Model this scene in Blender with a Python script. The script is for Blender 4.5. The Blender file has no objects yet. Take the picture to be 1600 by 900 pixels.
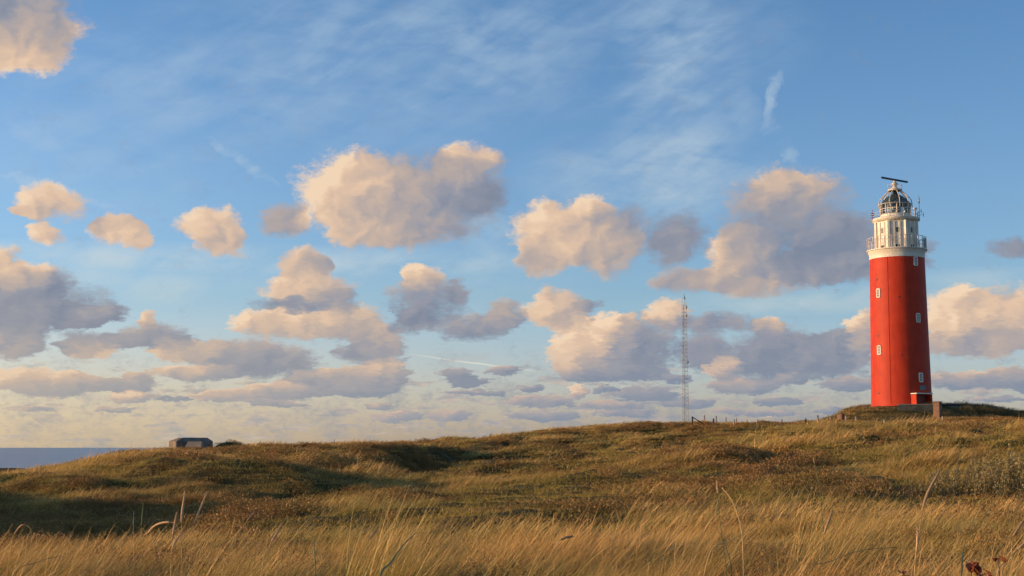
import bpy, bmesh, math, random
import numpy as np
from mathutils import Vector, Matrix

R = math.radians
S = bpy.context.scene
COL = S.collection

# ------------------------------------------------------------------ camera
CZ = 20.0                       # eye height above the sea
FPX, PITCH = 2180.0, R(6.5)     # focal length in pixels of the 1600 px wide photograph
cam_data = bpy.data.cameras.new('camera')
cam = bpy.data.objects.new('camera', cam_data)
COL.objects.link(cam)
cam.location = (0, 0, CZ)
cam.rotation_euler = (R(90) + PITCH, 0, 0)
cam_data.sensor_width = 36.0
cam_data.lens = 36.0 * FPX / 1600.0
cam_data.clip_start = 0.1
cam_data.clip_end = 60000
S.camera = cam

def ray(px, py):
    """direction of a photo pixel with y (depth) = 1"""
    v = 450 - py
    yy = FPX * math.cos(PITCH) - v * math.sin(PITCH)
    zz = FPX * math.sin(PITCH) + v * math.cos(PITCH)
    return (px - 800) / yy, zz / yy
def at(px, py, Y):
    a, b = ray(px, py)
    return Vector((a * Y, Y, CZ + b * Y))
def azel(px, py):
    a, b = ray(px, py)
    return math.degrees(math.atan(a)), math.degrees(math.atan(b / math.hypot(1, a)))

# ------------------------------------------------------------------ render settings
S.render.engine = 'CYCLES'
S.view_settings.view_transform = 'Standard'
S.view_settings.look = 'None'
S.view_settings.exposure = 0.0
S.view_settings.gamma = 1.0
S.view_settings.use_curve_mapping = False
cy = S.cycles
cy.use_adaptive_sampling = True
cy.adaptive_threshold = 0.02
cy.max_bounces = 5
cy.diffuse_bounces = 3
cy.glossy_bounces = 3
cy.transmission_bounces = 4
cy.transparent_max_bounces = 8
cy.use_denoising = True
cy.denoiser = 'OPENIMAGEDENOISE'
cy.denoising_input_passes = 'RGB_ALBEDO_NORMAL'
cy.caustics_reflective = False
cy.caustics_refractive = False

# ------------------------------------------------------------------ sun and sky
SUN_EL, SUN_AZ = 8.5, -92.0           # azimuth from +Y, negative = to the left (west)
SKY = 0.10
sun_data = bpy.data.lights.new('sun', 'SUN')
sun_data.energy = 4.6
sun_data.color = (1.0, 0.62, 0.31)
sun_data.angle = R(0.6)
sun = bpy.data.objects.new('sun', sun_data)
COL.objects.link(sun)
sd = Vector((math.sin(R(SUN_AZ)) * math.cos(R(SUN_EL)), math.cos(R(SUN_AZ)) * math.cos(R(SUN_EL)), math.sin(R(SUN_EL))))
sun.rotation_euler = sd.to_track_quat('Z', 'Y').to_euler()
sun.location = (-60, 0, 60)

world = bpy.data.worlds.new('World')
S.world = world
world.use_nodes = True
world.cycles.sampling_method = 'NONE'      # the sky is broad and even: rays that reach it are enough

def srgb(r, g, b):
    f = lambda c: (c / 255 / 12.92) if c / 255 <= 0.04045 else ((c / 255 + 0.055) / 1.055) ** 2.4
    return (f(r), f(g), f(b))

class NT:
    """small helper for building node trees; every method returns an output socket"""
    def __init__(s, tree):
        s.t = tree
    def put(s, node, i, v):
        sock = node.inputs[i]
        if isinstance(v, bpy.types.NodeSocket): s.t.links.new(v, sock)
        elif v is not None:
            if hasattr(sock.default_value, '__len__') and not hasattr(v, '__len__'): v = (v, v, v)
            if sock.type == 'RGBA' and len(v) == 3: v = (*v, 1)
            sock.default_value = v
    def new(s, kind, **kw):
        n = s.t.nodes.new(kind)
        for k, v in kw.items(): setattr(n, k, v)
        return n
    def m(s, op, a, b=None, c=None, clamp=False):
        n = s.new('ShaderNodeMath', operation=op, use_clamp=clamp)
        s.put(n, 0, a)
        if b is not None: s.put(n, 1, b)
        if c is not None: s.put(n, 2, c)
        return n.outputs[0]
    def v(s, op, a, b=None, c=None):
        n = s.new('ShaderNodeVectorMath', operation=op)
        s.put(n, 0, a)
        if b is not None:
            if op == 'SCALE': s.put(n, 3, b)
            else: s.put(n, 1, b)
        if c is not None: s.put(n, 2, c)
        return n.outputs['Value'] if op in ('DOT_PRODUCT', 'LENGTH', 'DISTANCE') else n.outputs['Vector']
    def xyz(s, x, y, z):
        n = s.new('ShaderNodeCombineXYZ')
        s.put(n, 0, x); s.put(n, 1, y); s.put(n, 2, z)
        return n.outputs[0]
    def sep(s, v):
        n = s.new('ShaderNodeSeparateXYZ'); s.put(n, 0, v)
        return n.outputs
    def noise(s, vec, scale, detail=4, rough=0.5, dist=0.0, out='Fac', lac=2.0, ntype='FBM', norm=True):
        n = s.new('ShaderNodeTexNoise', noise_type=ntype)
        if ntype == 'FBM': n.normalize = norm
        if vec is not None: s.put(n, 'Vector', vec)
        n.inputs['Scale'].default_value = scale
        n.inputs['Detail'].default_value = detail
        n.inputs['Roughness'].default_value = rough
        n.inputs['Distortion'].default_value = dist
        n.inputs['Lacunarity'].default_value = lac
        return n.outputs[out]
    def smooth(s, x, lo, hi, a=0.0, b=1.0, kind='SMOOTHSTEP'):
        n = s.new('ShaderNodeMapRange', interpolation_type=kind)
        s.put(n, 0, x); s.put(n, 1, lo); s.put(n, 2, hi); s.put(n, 3, a); s.put(n, 4, b)
        return n.outputs[0]
    def mix(s, f, a, b, blend='MIX'):
        n = s.new('ShaderNodeMix', data_type='RGBA', blend_type=blend)
        s.put(n, 0, f); s.put(n, 6, a); s.put(n, 7, b)
        return n.outputs[2]
    def ramp(s, f, stops, interp='LINEAR'):
        n = s.new('ShaderNodeValToRGB')
        n.color_ramp.interpolation = interp
        e = n.color_ramp.elements
        while len(e) < len(stops): e.new(0.5)
        for i, (p, c) in enumerate(stops):
            e[i].position = p; e[i].color = (*c, 1)
        s.put(n, 0, f)
        return n.outputs[0]

# cumulus: photo x, y, half width, half height, light from left, light from above, brightness
CLOUDS = [
 (25, 20, 100, 88, -.10, -.75, .36), (20, 60, 85, 52, .1, -.6, .45),
 (560, 305, 105, 72, .5, .15, .72), (655, 315, 130, 78, .5, -.1, .42), (735, 278, 62, 62, .3, .6, .40), (610, 350, 110, 44, .3, -.1, .42), (446, 348, 34, 30, 0, 0, .42),
 (72, 316, 52, 25, .2, .3, .78), (72, 366, 28, 23, .2, 0, .85), (28, 326, 22, 9, .2, 0, .7),
 (180, 360, 45, 26, .2, 0, .75), (216, 374, 24, 22, .2, .1, .8), (150, 348, 20, 14, 0, 0, .6),
 (330, 352, 56, 28, .2, .2, .8), (350, 376, 44, 27, .1, 0, .66),
 (880, 362, 82, 54, .3, .1, .70), (945, 388, 72, 44, .2, .1, .55), (925, 328, 34, 28, .3, .4, .72), (845, 408, 38, 34, .1, 0, .55), (985, 350, 40, 34, 0, 0, .25),
 (1062, 366, 50, 46, 0, 0, .08), (1040, 392, 34, 32, 0, 0, .10),
 (1240, 350, 118, 88, .1, .55, .14), (1160, 402, 58, 52, .3, .3, .62), (1230, 298, 62, 32, .1, .4, .50), (1085, 440, 80, 20, 0, .1, .42), (1185, 436, 95, 28, .1, 0, .45), (1335, 385, 75, 60, 0, 0, .02), (1290, 420, 120, 26, 0, 0, .12),
 (75, 475, 108, 46, .1, .2, .05), (5, 425, 30, 40, .2, .2, .75), (55, 437, 52, 28, .4, .6, .40), (155, 490, 42, 17, 0, .2, .25), (25, 532, 46, 28, .2, 0, .25), (40, 490, 120, 26, 0, 0, .1),
 (140, 537, 46, 20, -.1, -.3, .35), (105, 545, 22, 7, 0, 0, .1),
 (478, 418, 42, 30, .2, .1, .62), (478, 454, 76, 28, .2, .2, .66), (465, 478, 78, 11, 0, 0, .05), (530, 470, 38, 20, 0, 0, .25), (505, 412, 16, 14, 0, 0, .4),
 (450, 506, 92, 24, .2, .3, .72), (545, 502, 56, 26, .1, .3, .50),
 (665, 468, 66, 40, .2, .5, .14), (660, 434, 32, 20, .3, .3, .78), (642, 502, 38, 24, 0, 0, .05), (715, 455, 26, 18, 0, .1, .2),
 (245, 525, 62, 22, 0, .2, .18), (295, 545, 66, 20, .1, -.1, .55), (230, 500, 20, 14, .2, .2, .7), (190, 533, 30, 12, 0, 0, .15),
 (400, 560, 104, 34, .1, .4, .18), (315, 582, 74, 14, .2, -.1, .58), (470, 590, 30, 12, 0, 0, .2),
 (590, 530, 40, 28, .2, .3, .48), (580, 550, 58, 22, 0, 0, .22),
 (745, 510, 74, 24, .1, .3, .18), (790, 492, 34, 26, .2, .2, .36), (872, 486, 58, 32, .3, .1, .66), (920, 475, 32, 12, 0, 0, .15),
 (925, 545, 72, 48, .3, .4, .68), (1000, 542, 66, 52, 0, .2, .10), (965, 505, 44, 20, .3, .6, .76), (955, 584, 92, 16, 0, .2, .10), (1050, 590, 30, 9, 0, 0, .05),
 (1045, 490, 34, 24, .4, .3, .72), (1110, 505, 76, 19, 0, 0, .18), (1095, 548, 42, 32, 0, .2, .08),
 (1210, 552, 82, 42, 0, .2, .05), (1200, 515, 26, 22, .3, .6, .50), (1285, 555, 80, 36, 0, .2, .08), (1135, 576, 30, 20, .2, .2, .75), (1350, 522, 28, 38, .4, .1, .66), (1310, 545, 60, 28, 0, 0, .12),
 (1500, 498, 66, 48, .3, .3, .80), (1580, 492, 62, 46, .1, .2, .68), (1545, 534, 105, 22, 0, -.1, .36), (1505, 470, 30, 18, .3, .3, .8),
 (1588, 384, 30, 22, 0, 0, .05), (1450, 400, 16, 26, 0, 0, .1),
 (90, 600, 88, 20, .2, .4, .60), (35, 594, 42, 22, .2, .2, .78), (190, 602, 58, 13, 0, .2, .35), (215, 592, 30, 12, .2, .2, .5),
 (540, 596, 108, 25, .2, .4, .34), (600, 582, 46, 20, .2, .4, .5), (450, 610, 66, 14, .2, .2, .55), (560, 612, 70, 9, 0, 0, .2),
 (372, 620, 72, 12, .2, .2, .60), (206, 620, 32, 9, .2, .2, .75), (255, 622, 16, 6, 0, 0, .1), (282, 622, 14, 6, 0, 0, .1), (425, 630, 60, 6, 0, 0, .5),
 (716, 588, 34, 15, 0, .1, .05), (735, 598, 34, 8, 0, 0, .05), (790, 579, 32, 12, 0, 0, .2), (905, 610, 18, 13, .2, .1, .8), (945, 608, 20, 7, 0, 0, .1),
 (848, 627, 56, 10, .1, .2, .45), (1010, 617, 72, 11, .1, .2, .20), (1165, 602, 66, 14, .1, .2, .40), (1240, 592, 40, 10, 0, 0, .3), (1325, 600, 48, 12, .1, .2, .20),
 (1555, 590, 62, 17, .2, .2, .35), (1490, 596, 46, 14, .1, .2, .3), (1600, 600, 26, 13, 0, 0, .1), (1075, 630, 50, 8, 0, 0, .2), (960, 634, 60, 8, .1, 0, .4),
 (622, 651, 42, 8, .1, .1, .5), (706, 650, 36, 9, .1, .1, .5), (592, 634, 28, 6, 0, 0, .5), (1140, 643, 24, 6, 0, 0, .4), (1216, 628, 38, 7, 0, 0, .15), (1292, 641, 26, 6, 0, 0, .2),
 (740, 613, 54, 5, 0, 0, .2), (832, 607, 26, 6, 0, 0, .1), (60, 637, 24, 5, 0, 0, .5), (180, 640, 30, 5, 0, 0, .5), (850, 652, 60, 8, 0, 0, .3), (980, 646, 50, 8, 0, 0, .3), (1200, 645, 46, 5, 0, 0, .4), (1560, 622, 50, 4, 0, 0, .3),
]

def build_world():
    t = world.node_tree
    t.nodes.clear()
    n = NT(t)
    co = n.new('ShaderNodeTexCoord').outputs['Generated']
    x, y, z = n.sep(co)
    az = n.m('MULTIPLY', n.m('ARCTAN2', x, y), 57.29578)
    el = n.m('MULTIPLY', n.m('ARCSINE', z), 57.29578)
    # clear sky
    sky = n.new('ShaderNodeTexSky', sky_type='NISHITA')
    sky.sun_disc = False
    sky.sun_elevation = R(SUN_EL)
    sky.sun_rotation = R(SUN_AZ)
    sky.altitude = 0; sky.air_density = 1.0; sky.dust_density = 1.2; sky.ozone_density = 2.0
    clear = sky.outputs[0]
    g = 1.0 / SKY
    tint = n.ramp(n.m('DIVIDE', el, 20.0, clamp=True), SKY_TINT)
    clear = n.mix(1.0, clear, tint, 'MULTIPLY')
    clear = n.v('SCALE', clear, n.smooth(az, -22.0, 22.0, 1.22, 1.00, 'LINEAR'))
    # the air glows warmer low over the sea on the sun's side
    warm = n.m('MULTIPLY', n.smooth(el, 7.5, 0.0), n.smooth(az, 8.0, -22.0))
    p0 = n.xyz(az, el, 0.0)
    # cirrus veil
    cv = n.v('MULTIPLY', p0, (0.35, 0.9, 1))
    rotn = n.new('ShaderNodeVectorRotate', rotation_type='Z_AXIS'); n.put(rotn, 0, p0); rotn.inputs['Angle'].default_value = R(-30)
    strv = n.v('MULTIPLY', rotn.outputs[0], (0.16, 0.75, 1))
    streak = n.noise(strv, 0.9, 6, 0.58, 0.4)
    soft = n.noise(p0, 0.16, 3, 0.5, 0.5)
    wisp_n = n.noise(cv, 1.1, 6, 0.56, 0.35)
    veil = None
    for (cx, cyy, rx, ry, amp) in ((1060, 150, 120, 240, .62), (1010, 270, 230, 80, .8), (950, 60, 360, 140, .50), (520, 110, 420, 150, .55), (150, 200, 300, 160, .35), (640, 30, 300, 60, .3), (420, 405, 560, 26, .95), (1250, 470, 300, 24, .8), (760, 370, 46, 46, 1.0),
                                   (130, 430, 300, 50, .55), (1520, 440, 200, 24, .6), (640, 460, 330, 80, .35), (250, 450, 90, 30, .4)):
        a0, e0 = azel(cx, cyy)
        sx, sy = 38.5 / rx, 38.5 / ry
        q = n.v('MULTIPLY_ADD', p0, (sx, sy, 0), (-a0 * sx, -e0 * sy, 0))
        d = n.m('SUBTRACT', 1.0, n.v('DOT_PRODUCT', q, q), clamp=True)
        veil = n.m('MULTIPLY', d, amp) if veil is None else n.m('MULTIPLY_ADD', d, amp, veil)
    veil = n.m('MULTIPLY', veil, n.smooth(n.m('MULTIPLY_ADD', wisp_n, 0.5, n.m('MULTIPLY', streak, 0.5)), 0.30, 0.72), clamp=True)
    def streaks(lines, w0):
        acc = None
        for (x0, y0, x1, y1, w, amp) in lines:
            (a0, e0), (a1, e1) = azel(x0, y0), azel(x1, y1)
            cxa, cya = (a0 + a1) / 2, (e0 + e1) / 2
            L = math.hypot(a1 - a0, e1 - e0) / 2
            ux, uy = (a1 - a0) / (2 * L), (e1 - e0) / (2 * L)
            dx = n.v('DOT_PRODUCT', n.v('SUBTRACT', w0, (cxa, cya, 0)), (ux / L, uy / L, 0))
            dy = n.v('DOT_PRODUCT', n.v('SUBTRACT', w0, (cxa, cya, 0)), (-uy * 38.5 / w, ux * 38.5 / w, 0))
            q = n.xyz(dx, dy, 0.0)
            d = n.m('SUBTRACT', 1.0, n.v('DOT_PRODUCT', q, q), clamp=True)
            acc = n.m('MULTIPLY', d, amp) if acc is None else n.m('MULTIPLY_ADD', d, amp, acc)
        return acc
    wv = n.v('SUBTRACT', n.noise(p0, 0.9, 5, 0.65, 0.0, 'Color'), (0.5, 0.5, 0.5))
    w0 = n.v('MULTIPLY_ADD', wv, (1.4, 1.4, 0), p0)
    st = streaks(((1215, 105, 1198, 215, 13, .8), (1203, 185, 1250, 262, 13, .55), (1190, 230, 1150, 130, 30, .25), (310, 208, 440, 292, 9, .6), (-30, 262, 200, 330, 9, .45), (0, 190, 120, 240, 14, .18), (700, 100, 810, 150, 16, .22), (440, 50, 560, 160, 40, .16)), w0)
    veil = n.m('ADD', veil, n.m('MULTIPLY', st, n.smooth(streak, 0.3, 0.6)), clamp=True)
    trail = streaks(((628, 552, 872, 584, 1.7, .75), (872, 584, 1080, 622, 3.0, .35)), n.v('MULTIPLY_ADD', wv, (0, 0.10, 0), p0))
    veil_col = n.ramp(n.m('DIVIDE', el, 20.0, clamp=True), [(0.0, [c * g for c in srgb(232, 215, 185)]), (0.35, [c * g for c in srgb(205, 215, 215)]), (1.0, [c * g for c in srgb(184, 208, 228)])])
    # cumulus field
    cw = n.v('MULTIPLY', p0, (1.0, 1.35, 1))
    amt = n.smooth(el, 0.5, 9.0, 0.34, 1.0)
    wa = n.v('SUBTRACT', n.noise(cw, 0.62, 5, 0.55, 0.0, 'Color'), (0.5, 0.5, 0.5))
    warp = n.v('SCALE', n.v('MULTIPLY', wa, (2.0, 1.25, 0.0)), amt)
    wb = n.v('SUBTRACT', n.noise(n.v('MULTIPLY', p0, (1.0, 3.0, 1)), 1.7, 4, 0.6, 0.0, 'Color'), (0.5, 0.5, 0.5))
    warp = n.v('ADD', warp, n.v('SCALE', n.v('MULTIPLY', wb, n.xyz(1.6, n.smooth(el, 3.0, 7.5, 0.42, 1.1), 0.0)), n.smooth(el, 3.0, 8.0, 1.0, 0.24)))
    pw = n.v('ADD', p0, warp)
    pz = n.v('ADD', n.v('MULTIPLY', pw, (1, 1, 0)), (0, 0, 1))
    acc_e = acc_s = None
    for (cx, cyy, rx, ry, lx, ly, b) in CLOUDS:
        a0, e0 = azel(cx, cyy)
        k = 1.10 if cyy < 560 else 1.02
        if cyy > 565: lx, ly = max(lx, .25), max(ly, .45)
        sx, sy = 38.0 / (rx * k), 38.0 / (ry * k)
        q = n.v('MULTIPLY_ADD', pz, (sx, sy, 1), (-a0 * sx, -e0 * sy, 0))
        r2 = n.v('DOT_PRODUCT', q, q)
        e = n.m('MAXIMUM', n.m('SUBTRACT', 2.0, r2), 0.0)
        sdot = n.v('DOT_PRODUCT', q, (-lx, ly, b))
        acc_s = n.m('MULTIPLY', sdot, e) if acc_s is None else n.m('MULTIPLY_ADD', sdot, e, acc_s)
        acc_e = n.m('ADD', e, 0.0) if acc_e is None else n.m('ADD', acc_e, e)
    # billows seen from the side and lit from the left
    bn = n.noise(n.v('ADD', pw, (11.3, 4.1, 0)), 0.85, 5, 0.52, 0.0)
    bn2 = n.noise(n.v('ADD', pw, (11.3 - 0.30, 4.1 + 0.22, 0)), 0.85, 2, 0.42, 0.0)
    bn1 = n.noise(n.v('ADD', pw, (11.3, 4.1, 0)), 0.85, 2, 0.42, 0.0)
    rough_fine = n.noise(n.v('ADD', n.v('MULTIPLY', p0, (1.0, 1.5, 1)), (3.3, 9.1, 0)), 2.6, 6, 0.66, 0.5)
    fn = n.m('ADD', n.m('MULTIPLY_ADD', bn, 1.05, -0.50), n.m('MULTIPLY_ADD', rough_fine, 0.85, -0.42))
    field = n.m('MULTIPLY_ADD', fn, n.smooth(el, 1.0, 6.0, 0.85, 1.0), acc_e)
    field = n.m('ADD', field, n.smooth(el, 1.0, 5.0, 0.16, 0.0))
    lit = n.m('DIVIDE', acc_s, n.m('MAXIMUM', acc_e, 0.02))
    alpha = n.smooth(field, 0.04, n.m('MULTIPLY', n.smooth(lit, 0.1, 0.8, 1.12, 0.66), n.smooth(el, 2.0, 6.5, 0.55, 1.0)))
    lit = n.m('ADD', lit, n.m('MULTIPLY', n.m('SUBTRACT', bn1, bn2), 0.75))
    lit = n.m('ADD', lit, n.m('MULTIPLY_ADD', n.m('SUBTRACT', bn, 0.5), 0.20, n.m('MULTIPLY_ADD', rough_fine, 0.08, -0.04)))
    lit = n.m('SUBTRACT', lit, n.smooth(el, 1.2, 3.5, 0.16, 0.0))
    lit = n.smooth(lit, -0.10, 1.0, 0, 1, 'LINEAR')
    # colours high up and near the horizon
    hi = n.ramp(lit, [(0.0, [c * g for c in srgb(126, 136, 156)]), (0.3, [c * g for c in srgb(152, 153, 164)]), (0.55, [c * g for c in srgb(186, 170, 162)]), (0.82, [c * g for c in srgb(226, 194, 166)]), (1.0, [c * g for c in srgb(244, 214, 182)])])
    lo = n.ramp(lit, [(0.0, [c * g for c in srgb(136, 146, 162)]), (0.45, [c * g for c in srgb(160, 159, 166)]), (0.8, [c * g for c in srgb(196, 174, 163)]), (1.0, [c * g for c in srgb(226, 198, 174)])])
    ccol = n.mix(n.smooth(el, 1.2, 5.0), lo, hi)
    # thin far bands of cumulus seen edge on over the horizon
    plane = n.xyz(n.m('DIVIDE', x, n.m('MAXIMUM', z, 0.004)), n.m('DIVIDE', y, n.m('MAXIMUM', z, 0.004)), 0.0)
    band = n.noise(n.v('MULTIPLY', n.xyz(az, n.m('SQRT', n.m('MAXIMUM', el, 0.0)), 0.0), (0.50, 5.6, 1)), 1.25, 4, 0.52, 0.1)
    band = n.m('MULTIPLY', n.smooth(band, 0.53, 0.61), n.m('MULTIPLY', n.smooth(el, 4.2, 2.4), n.smooth(el, -0.1, 0.35)))
    band_lit = n.noise(n.v('MULTIPLY', n.xyz(az, el, 3.0), (0.8, 4.0, 1)), 1.3, 4, 0.6)
    bcol = n.ramp(band_lit, [(0.36, [c * g for c in srgb(150, 156, 168)]), (0.66, [c * g for c in srgb(208, 186, 170)])])
    warm_col = [c * g for c in srgb(226, 203, 158)]
    out = n.mix(n.m('MULTIPLY', warm, 0.50), clear, warm_col)
    out = n.mix(n.m('MULTIPLY', veil, 0.62), out, veil_col)
    out = n.mix(n.m('MULTIPLY', trail, 0.8), out, [c * g for c in srgb(235, 228, 210)])
    out = n.mix(n.m('MULTIPLY', band, 0.80), out, n.mix(n.m('MULTIPLY', warm, 0.35), bcol, warm_col))
    ccol = n.mix(n.m('MULTIPLY', warm, 0.22), ccol, warm_col)
    out = n.mix(n.m('MULTIPLY', alpha, 0.97), out, ccol)
    bg = n.new('ShaderNodeBackground')
    n.put(bg, 0, out); bg.inputs[1].default_value = SKY
    o = n.new('ShaderNodeOutputWorld')
    t.links.new(bg.outputs[0], o.inputs[0])

SKY_TINT = [(0.0, (2.75, 2.65, 4.1)), (0.1, (2.15, 2.14, 3.2)), (0.3, (1.45, 1.75, 2.35)), (0.5, (1.38, 1.68, 2.22)), (0.88, (1.14, 1.55, 2.06)), (1.0, (1.1, 1.5, 2.0))]
build_world()

# ------------------------------------------------------------------ object helpers
def tag(o, label=None, cat=None, group=None, kind=None):
    if label: o['label'] = label
    if cat: o['category'] = cat
    if group: o['group'] = group
    if kind: o['kind'] = kind
    return o
def empty(name, loc, rz=0.0):
    o = bpy.data.objects.new(name, None)
    o.empty_display_size = 0.3
    COL.objects.link(o)
    o.location = loc; o.rotation_euler = (0, 0, rz)
    return o
class MB:
    """collects boxes, tubes, rings and prisms; build() links them as ONE mesh object"""
    def __init__(s): s.bm = bmesh.new()
    def box(s, c, size, rz=0.0, bev=0.0, rot=None):
        M = Matrix.Translation(c) @ (rot if rot is not None else Matrix.Rotation(rz, 4, 'Z')) @ Matrix.Diagonal((*size, 1))
        r = bmesh.ops.create_cube(s.bm, size=1.0, matrix=M)
        if bev:
            es = list({e for v in r['verts'] for e in v.link_edges})
            bmesh.ops.bevel(s.bm, geom=es, offset=bev, segments=1, affect='EDGES')
        return s
    def tube(s, pts, rad, n=6, cap=True):
        pts = [Vector(p) for p in pts]
        if not hasattr(rad, '__len__'): rad = [rad] * len(pts)
        rings = []
        prev = None
        for i, p in enumerate(pts):
            d = (pts[min(i + 1, len(pts) - 1)] - pts[max(i - 1, 0)]).normalized()
            a = prev if prev is not None else (Vector((0, 0, 1)) if abs(d.z) < 0.9 else Vector((1, 0, 0)))
            u = (a - d * a.dot(d)).normalized(); w = d.cross(u)
            prev = u
            rings.append([s.bm.verts.new(p + (u * math.cos(t) + w * math.sin(t)) * rad[i]) for t in [2 * math.pi * k / n for k in range(n)]])
        for r0, r1 in zip(rings, rings[1:]):
            for k in range(n): s.bm.faces.new((r0[k], r0[(k + 1) % n], r1[(k + 1) % n], r1[k]))
        if cap and n > 2:
            s.bm.faces.new(rings[0][::-1]); s.bm.faces.new(rings[-1])
        return s
    def lathe(s, prof, n=48, c=(0, 0, 0), cap=True, a0=0.0):
        rings = [[s.bm.verts.new((c[0] + r * math.cos(a0 + 2 * math.pi * k / n), c[1] + r * math.sin(a0 + 2 * math.pi * k / n), c[2] + z)) for k in range(n)] for r, z in prof]
        for r0, r1 in zip(rings, rings[1:]):
            for k in range(n): s.bm.faces.new((r0[k], r0[(k + 1) % n], r1[(k + 1) % n], r1[k]))
        if cap:
            s.bm.faces.new(rings[0][::-1]); s.bm.faces.new(rings[-1])
        return s
    def prism(s, poly, z0, z1, top=None):
        top = top or poly
        a = [s.bm.verts.new((x, y, z0)) for x, y in poly]; b = [s.bm.verts.new((x, y, z1)) for x, y in top]
        n = len(poly)
        for k in range(n): s.bm.faces.new((a[k], a[(k + 1) % n], b[(k + 1) % n], b[k]))
        s.bm.faces.new(a[::-1]); s.bm.faces.new(b)
        return s
    def build(s, name, mat, parent=None, smooth=False, loc=None):
        bmesh.ops.recalc_face_normals(s.bm, faces=s.bm.faces)
        me = bpy.data.meshes.new(name)
        s.bm.to_mesh(me); s.bm.free()
        me.materials.append(mat)
        if smooth:
            me.shade_smooth()
            if smooth != 'all': me.set_sharp_from_angle(angle=R(32))
        o = bpy.data.objects.new(name, me)
        COL.objects.link(o)
        if parent: o.parent = parent
        if loc is not None: o.location = loc
        return o
def np_mesh(name, verts, faces, mat, smooth=True, attrs=None):
    me = bpy.data.meshes.new(name)
    nv, nf, k = len(verts), len(faces), faces.shape[1]
    me.vertices.add(nv); me.vertices.foreach_set('co', verts.astype(np.float32).ravel())
    me.loops.add(nf * k); me.loops.foreach_set('vertex_index', faces.astype(np.int32).ravel())
    me.polygons.add(nf)
    me.polygons.foreach_set('loop_start', np.arange(0, nf * k, k, dtype=np.int32))
    me.polygons.foreach_set('use_smooth', np.full(nf, smooth, dtype=bool))
    for an, arr in (attrs or {}).items():
        a = me.attributes.new(an, 'FLOAT', 'POINT'); a.data.foreach_set('value', arr.astype(np.float32).ravel())
    me.update(calc_edges=True)
    if mat: me.materials.append(mat)
    return me

# ------------------------------------------------------------------ materials
def new_mat(name):
    m = bpy.data.materials.new(name); m.use_nodes = True
    m.node_tree.nodes.clear()
    n = NT(m.node_tree)
    b = n.new('ShaderNodeBsdfPrincipled'); o = n.new('ShaderNodeOutputMaterial')
    m.node_tree.links.new(b.outputs[0], o.inputs[0])
    return m, n, b, o
def worn(name, col, col2, scale=1.5, rough=0.7, spec=0.3, bump=0.0, bscale=20.0, metal=0.0, streak=0.0, detail=6):
    """paint or stone with blotches, fine grain and optional rain streaks"""
    m, n, b, o = new_mat(name)
    co = n.new('ShaderNodeTexCoord').outputs['Object']
    f = n.noise(co, scale, detail, 0.6)
    f = n.smooth(f, 0.35, 0.68)
    c = n.mix(f, col, col2)
    if streak:
        sv = n.v('MULTIPLY', co, (1.0, 1.0, 0.05))
        s_ = n.smooth(n.noise(sv, 3.0, 5, 0.6), 0.48, 0.72)
        c = n.mix(n.m('MULTIPLY', s_, streak), c, [x * 0.55 for x in col])
    n.put(b, 'Base Color', c)
    b.inputs['Roughness'].default_value = rough
    b.inputs['Specular IOR Level'].default_value = spec
    b.inputs['Metallic'].default_value = metal
    if bump:
        bp = n.new('ShaderNodeBump'); bp.inputs['Strength'].default_value = bump; bp.inputs['Distance'].default_value = 0.02
        n.put(bp, 'Height', n.noise(co, bscale, 5, 0.6)); n.put(b, 'Normal', bp.outputs[0])
    return m

# ------------------------------------------------------------------ terrain height
def vnoise(x, y, seed=0):
    xi = np.floor(x).astype(np.int64); yi = np.floor(y).astype(np.int64)
    xf = x - xi; yf = y - yi
    u = xf * xf * xf * (xf * (xf * 6 - 15) + 10); v = yf * yf * yf * (yf * (yf * 6 - 15) + 10)
    def h(a, b):
        k = (a * 374761393 + b * 668265263 + seed * 974634777) & 0xFFFFFFFF
        k = ((k ^ (k >> 13)) * 1274126177) & 0xFFFFFFFF
        return ((k ^ (k >> 16)) & 0xFFFF) / 32767.5 - 1.0
    return (h(xi, yi) * (1 - u) + h(xi + 1, yi) * u) * (1 - v) + (h(xi, yi + 1) * (1 - u) + h(xi + 1, yi + 1) * u) * v
def fbm(x, y, oct=4, seed=0, gain=0.5):
    a, s, t = 1.0, 0.0, 0.0
    for i in range(oct):
        s = s + a * vnoise(x * 2 ** i + 17.3 * i, y * 2 ** i - 9.1 * i, seed + i); t += a; a *= gain
    return s / t

TX = np.array([-1400, -600, -250, 0, 150, 300, 450, 600, 750, 900, 1050, 1200, 1350, 1500, 1600, 2200])
TY = [3, 6, 10, 16, 24, 34, 46, 60, 80, 100, 130, 165, 200, 240, 310, 450]
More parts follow.
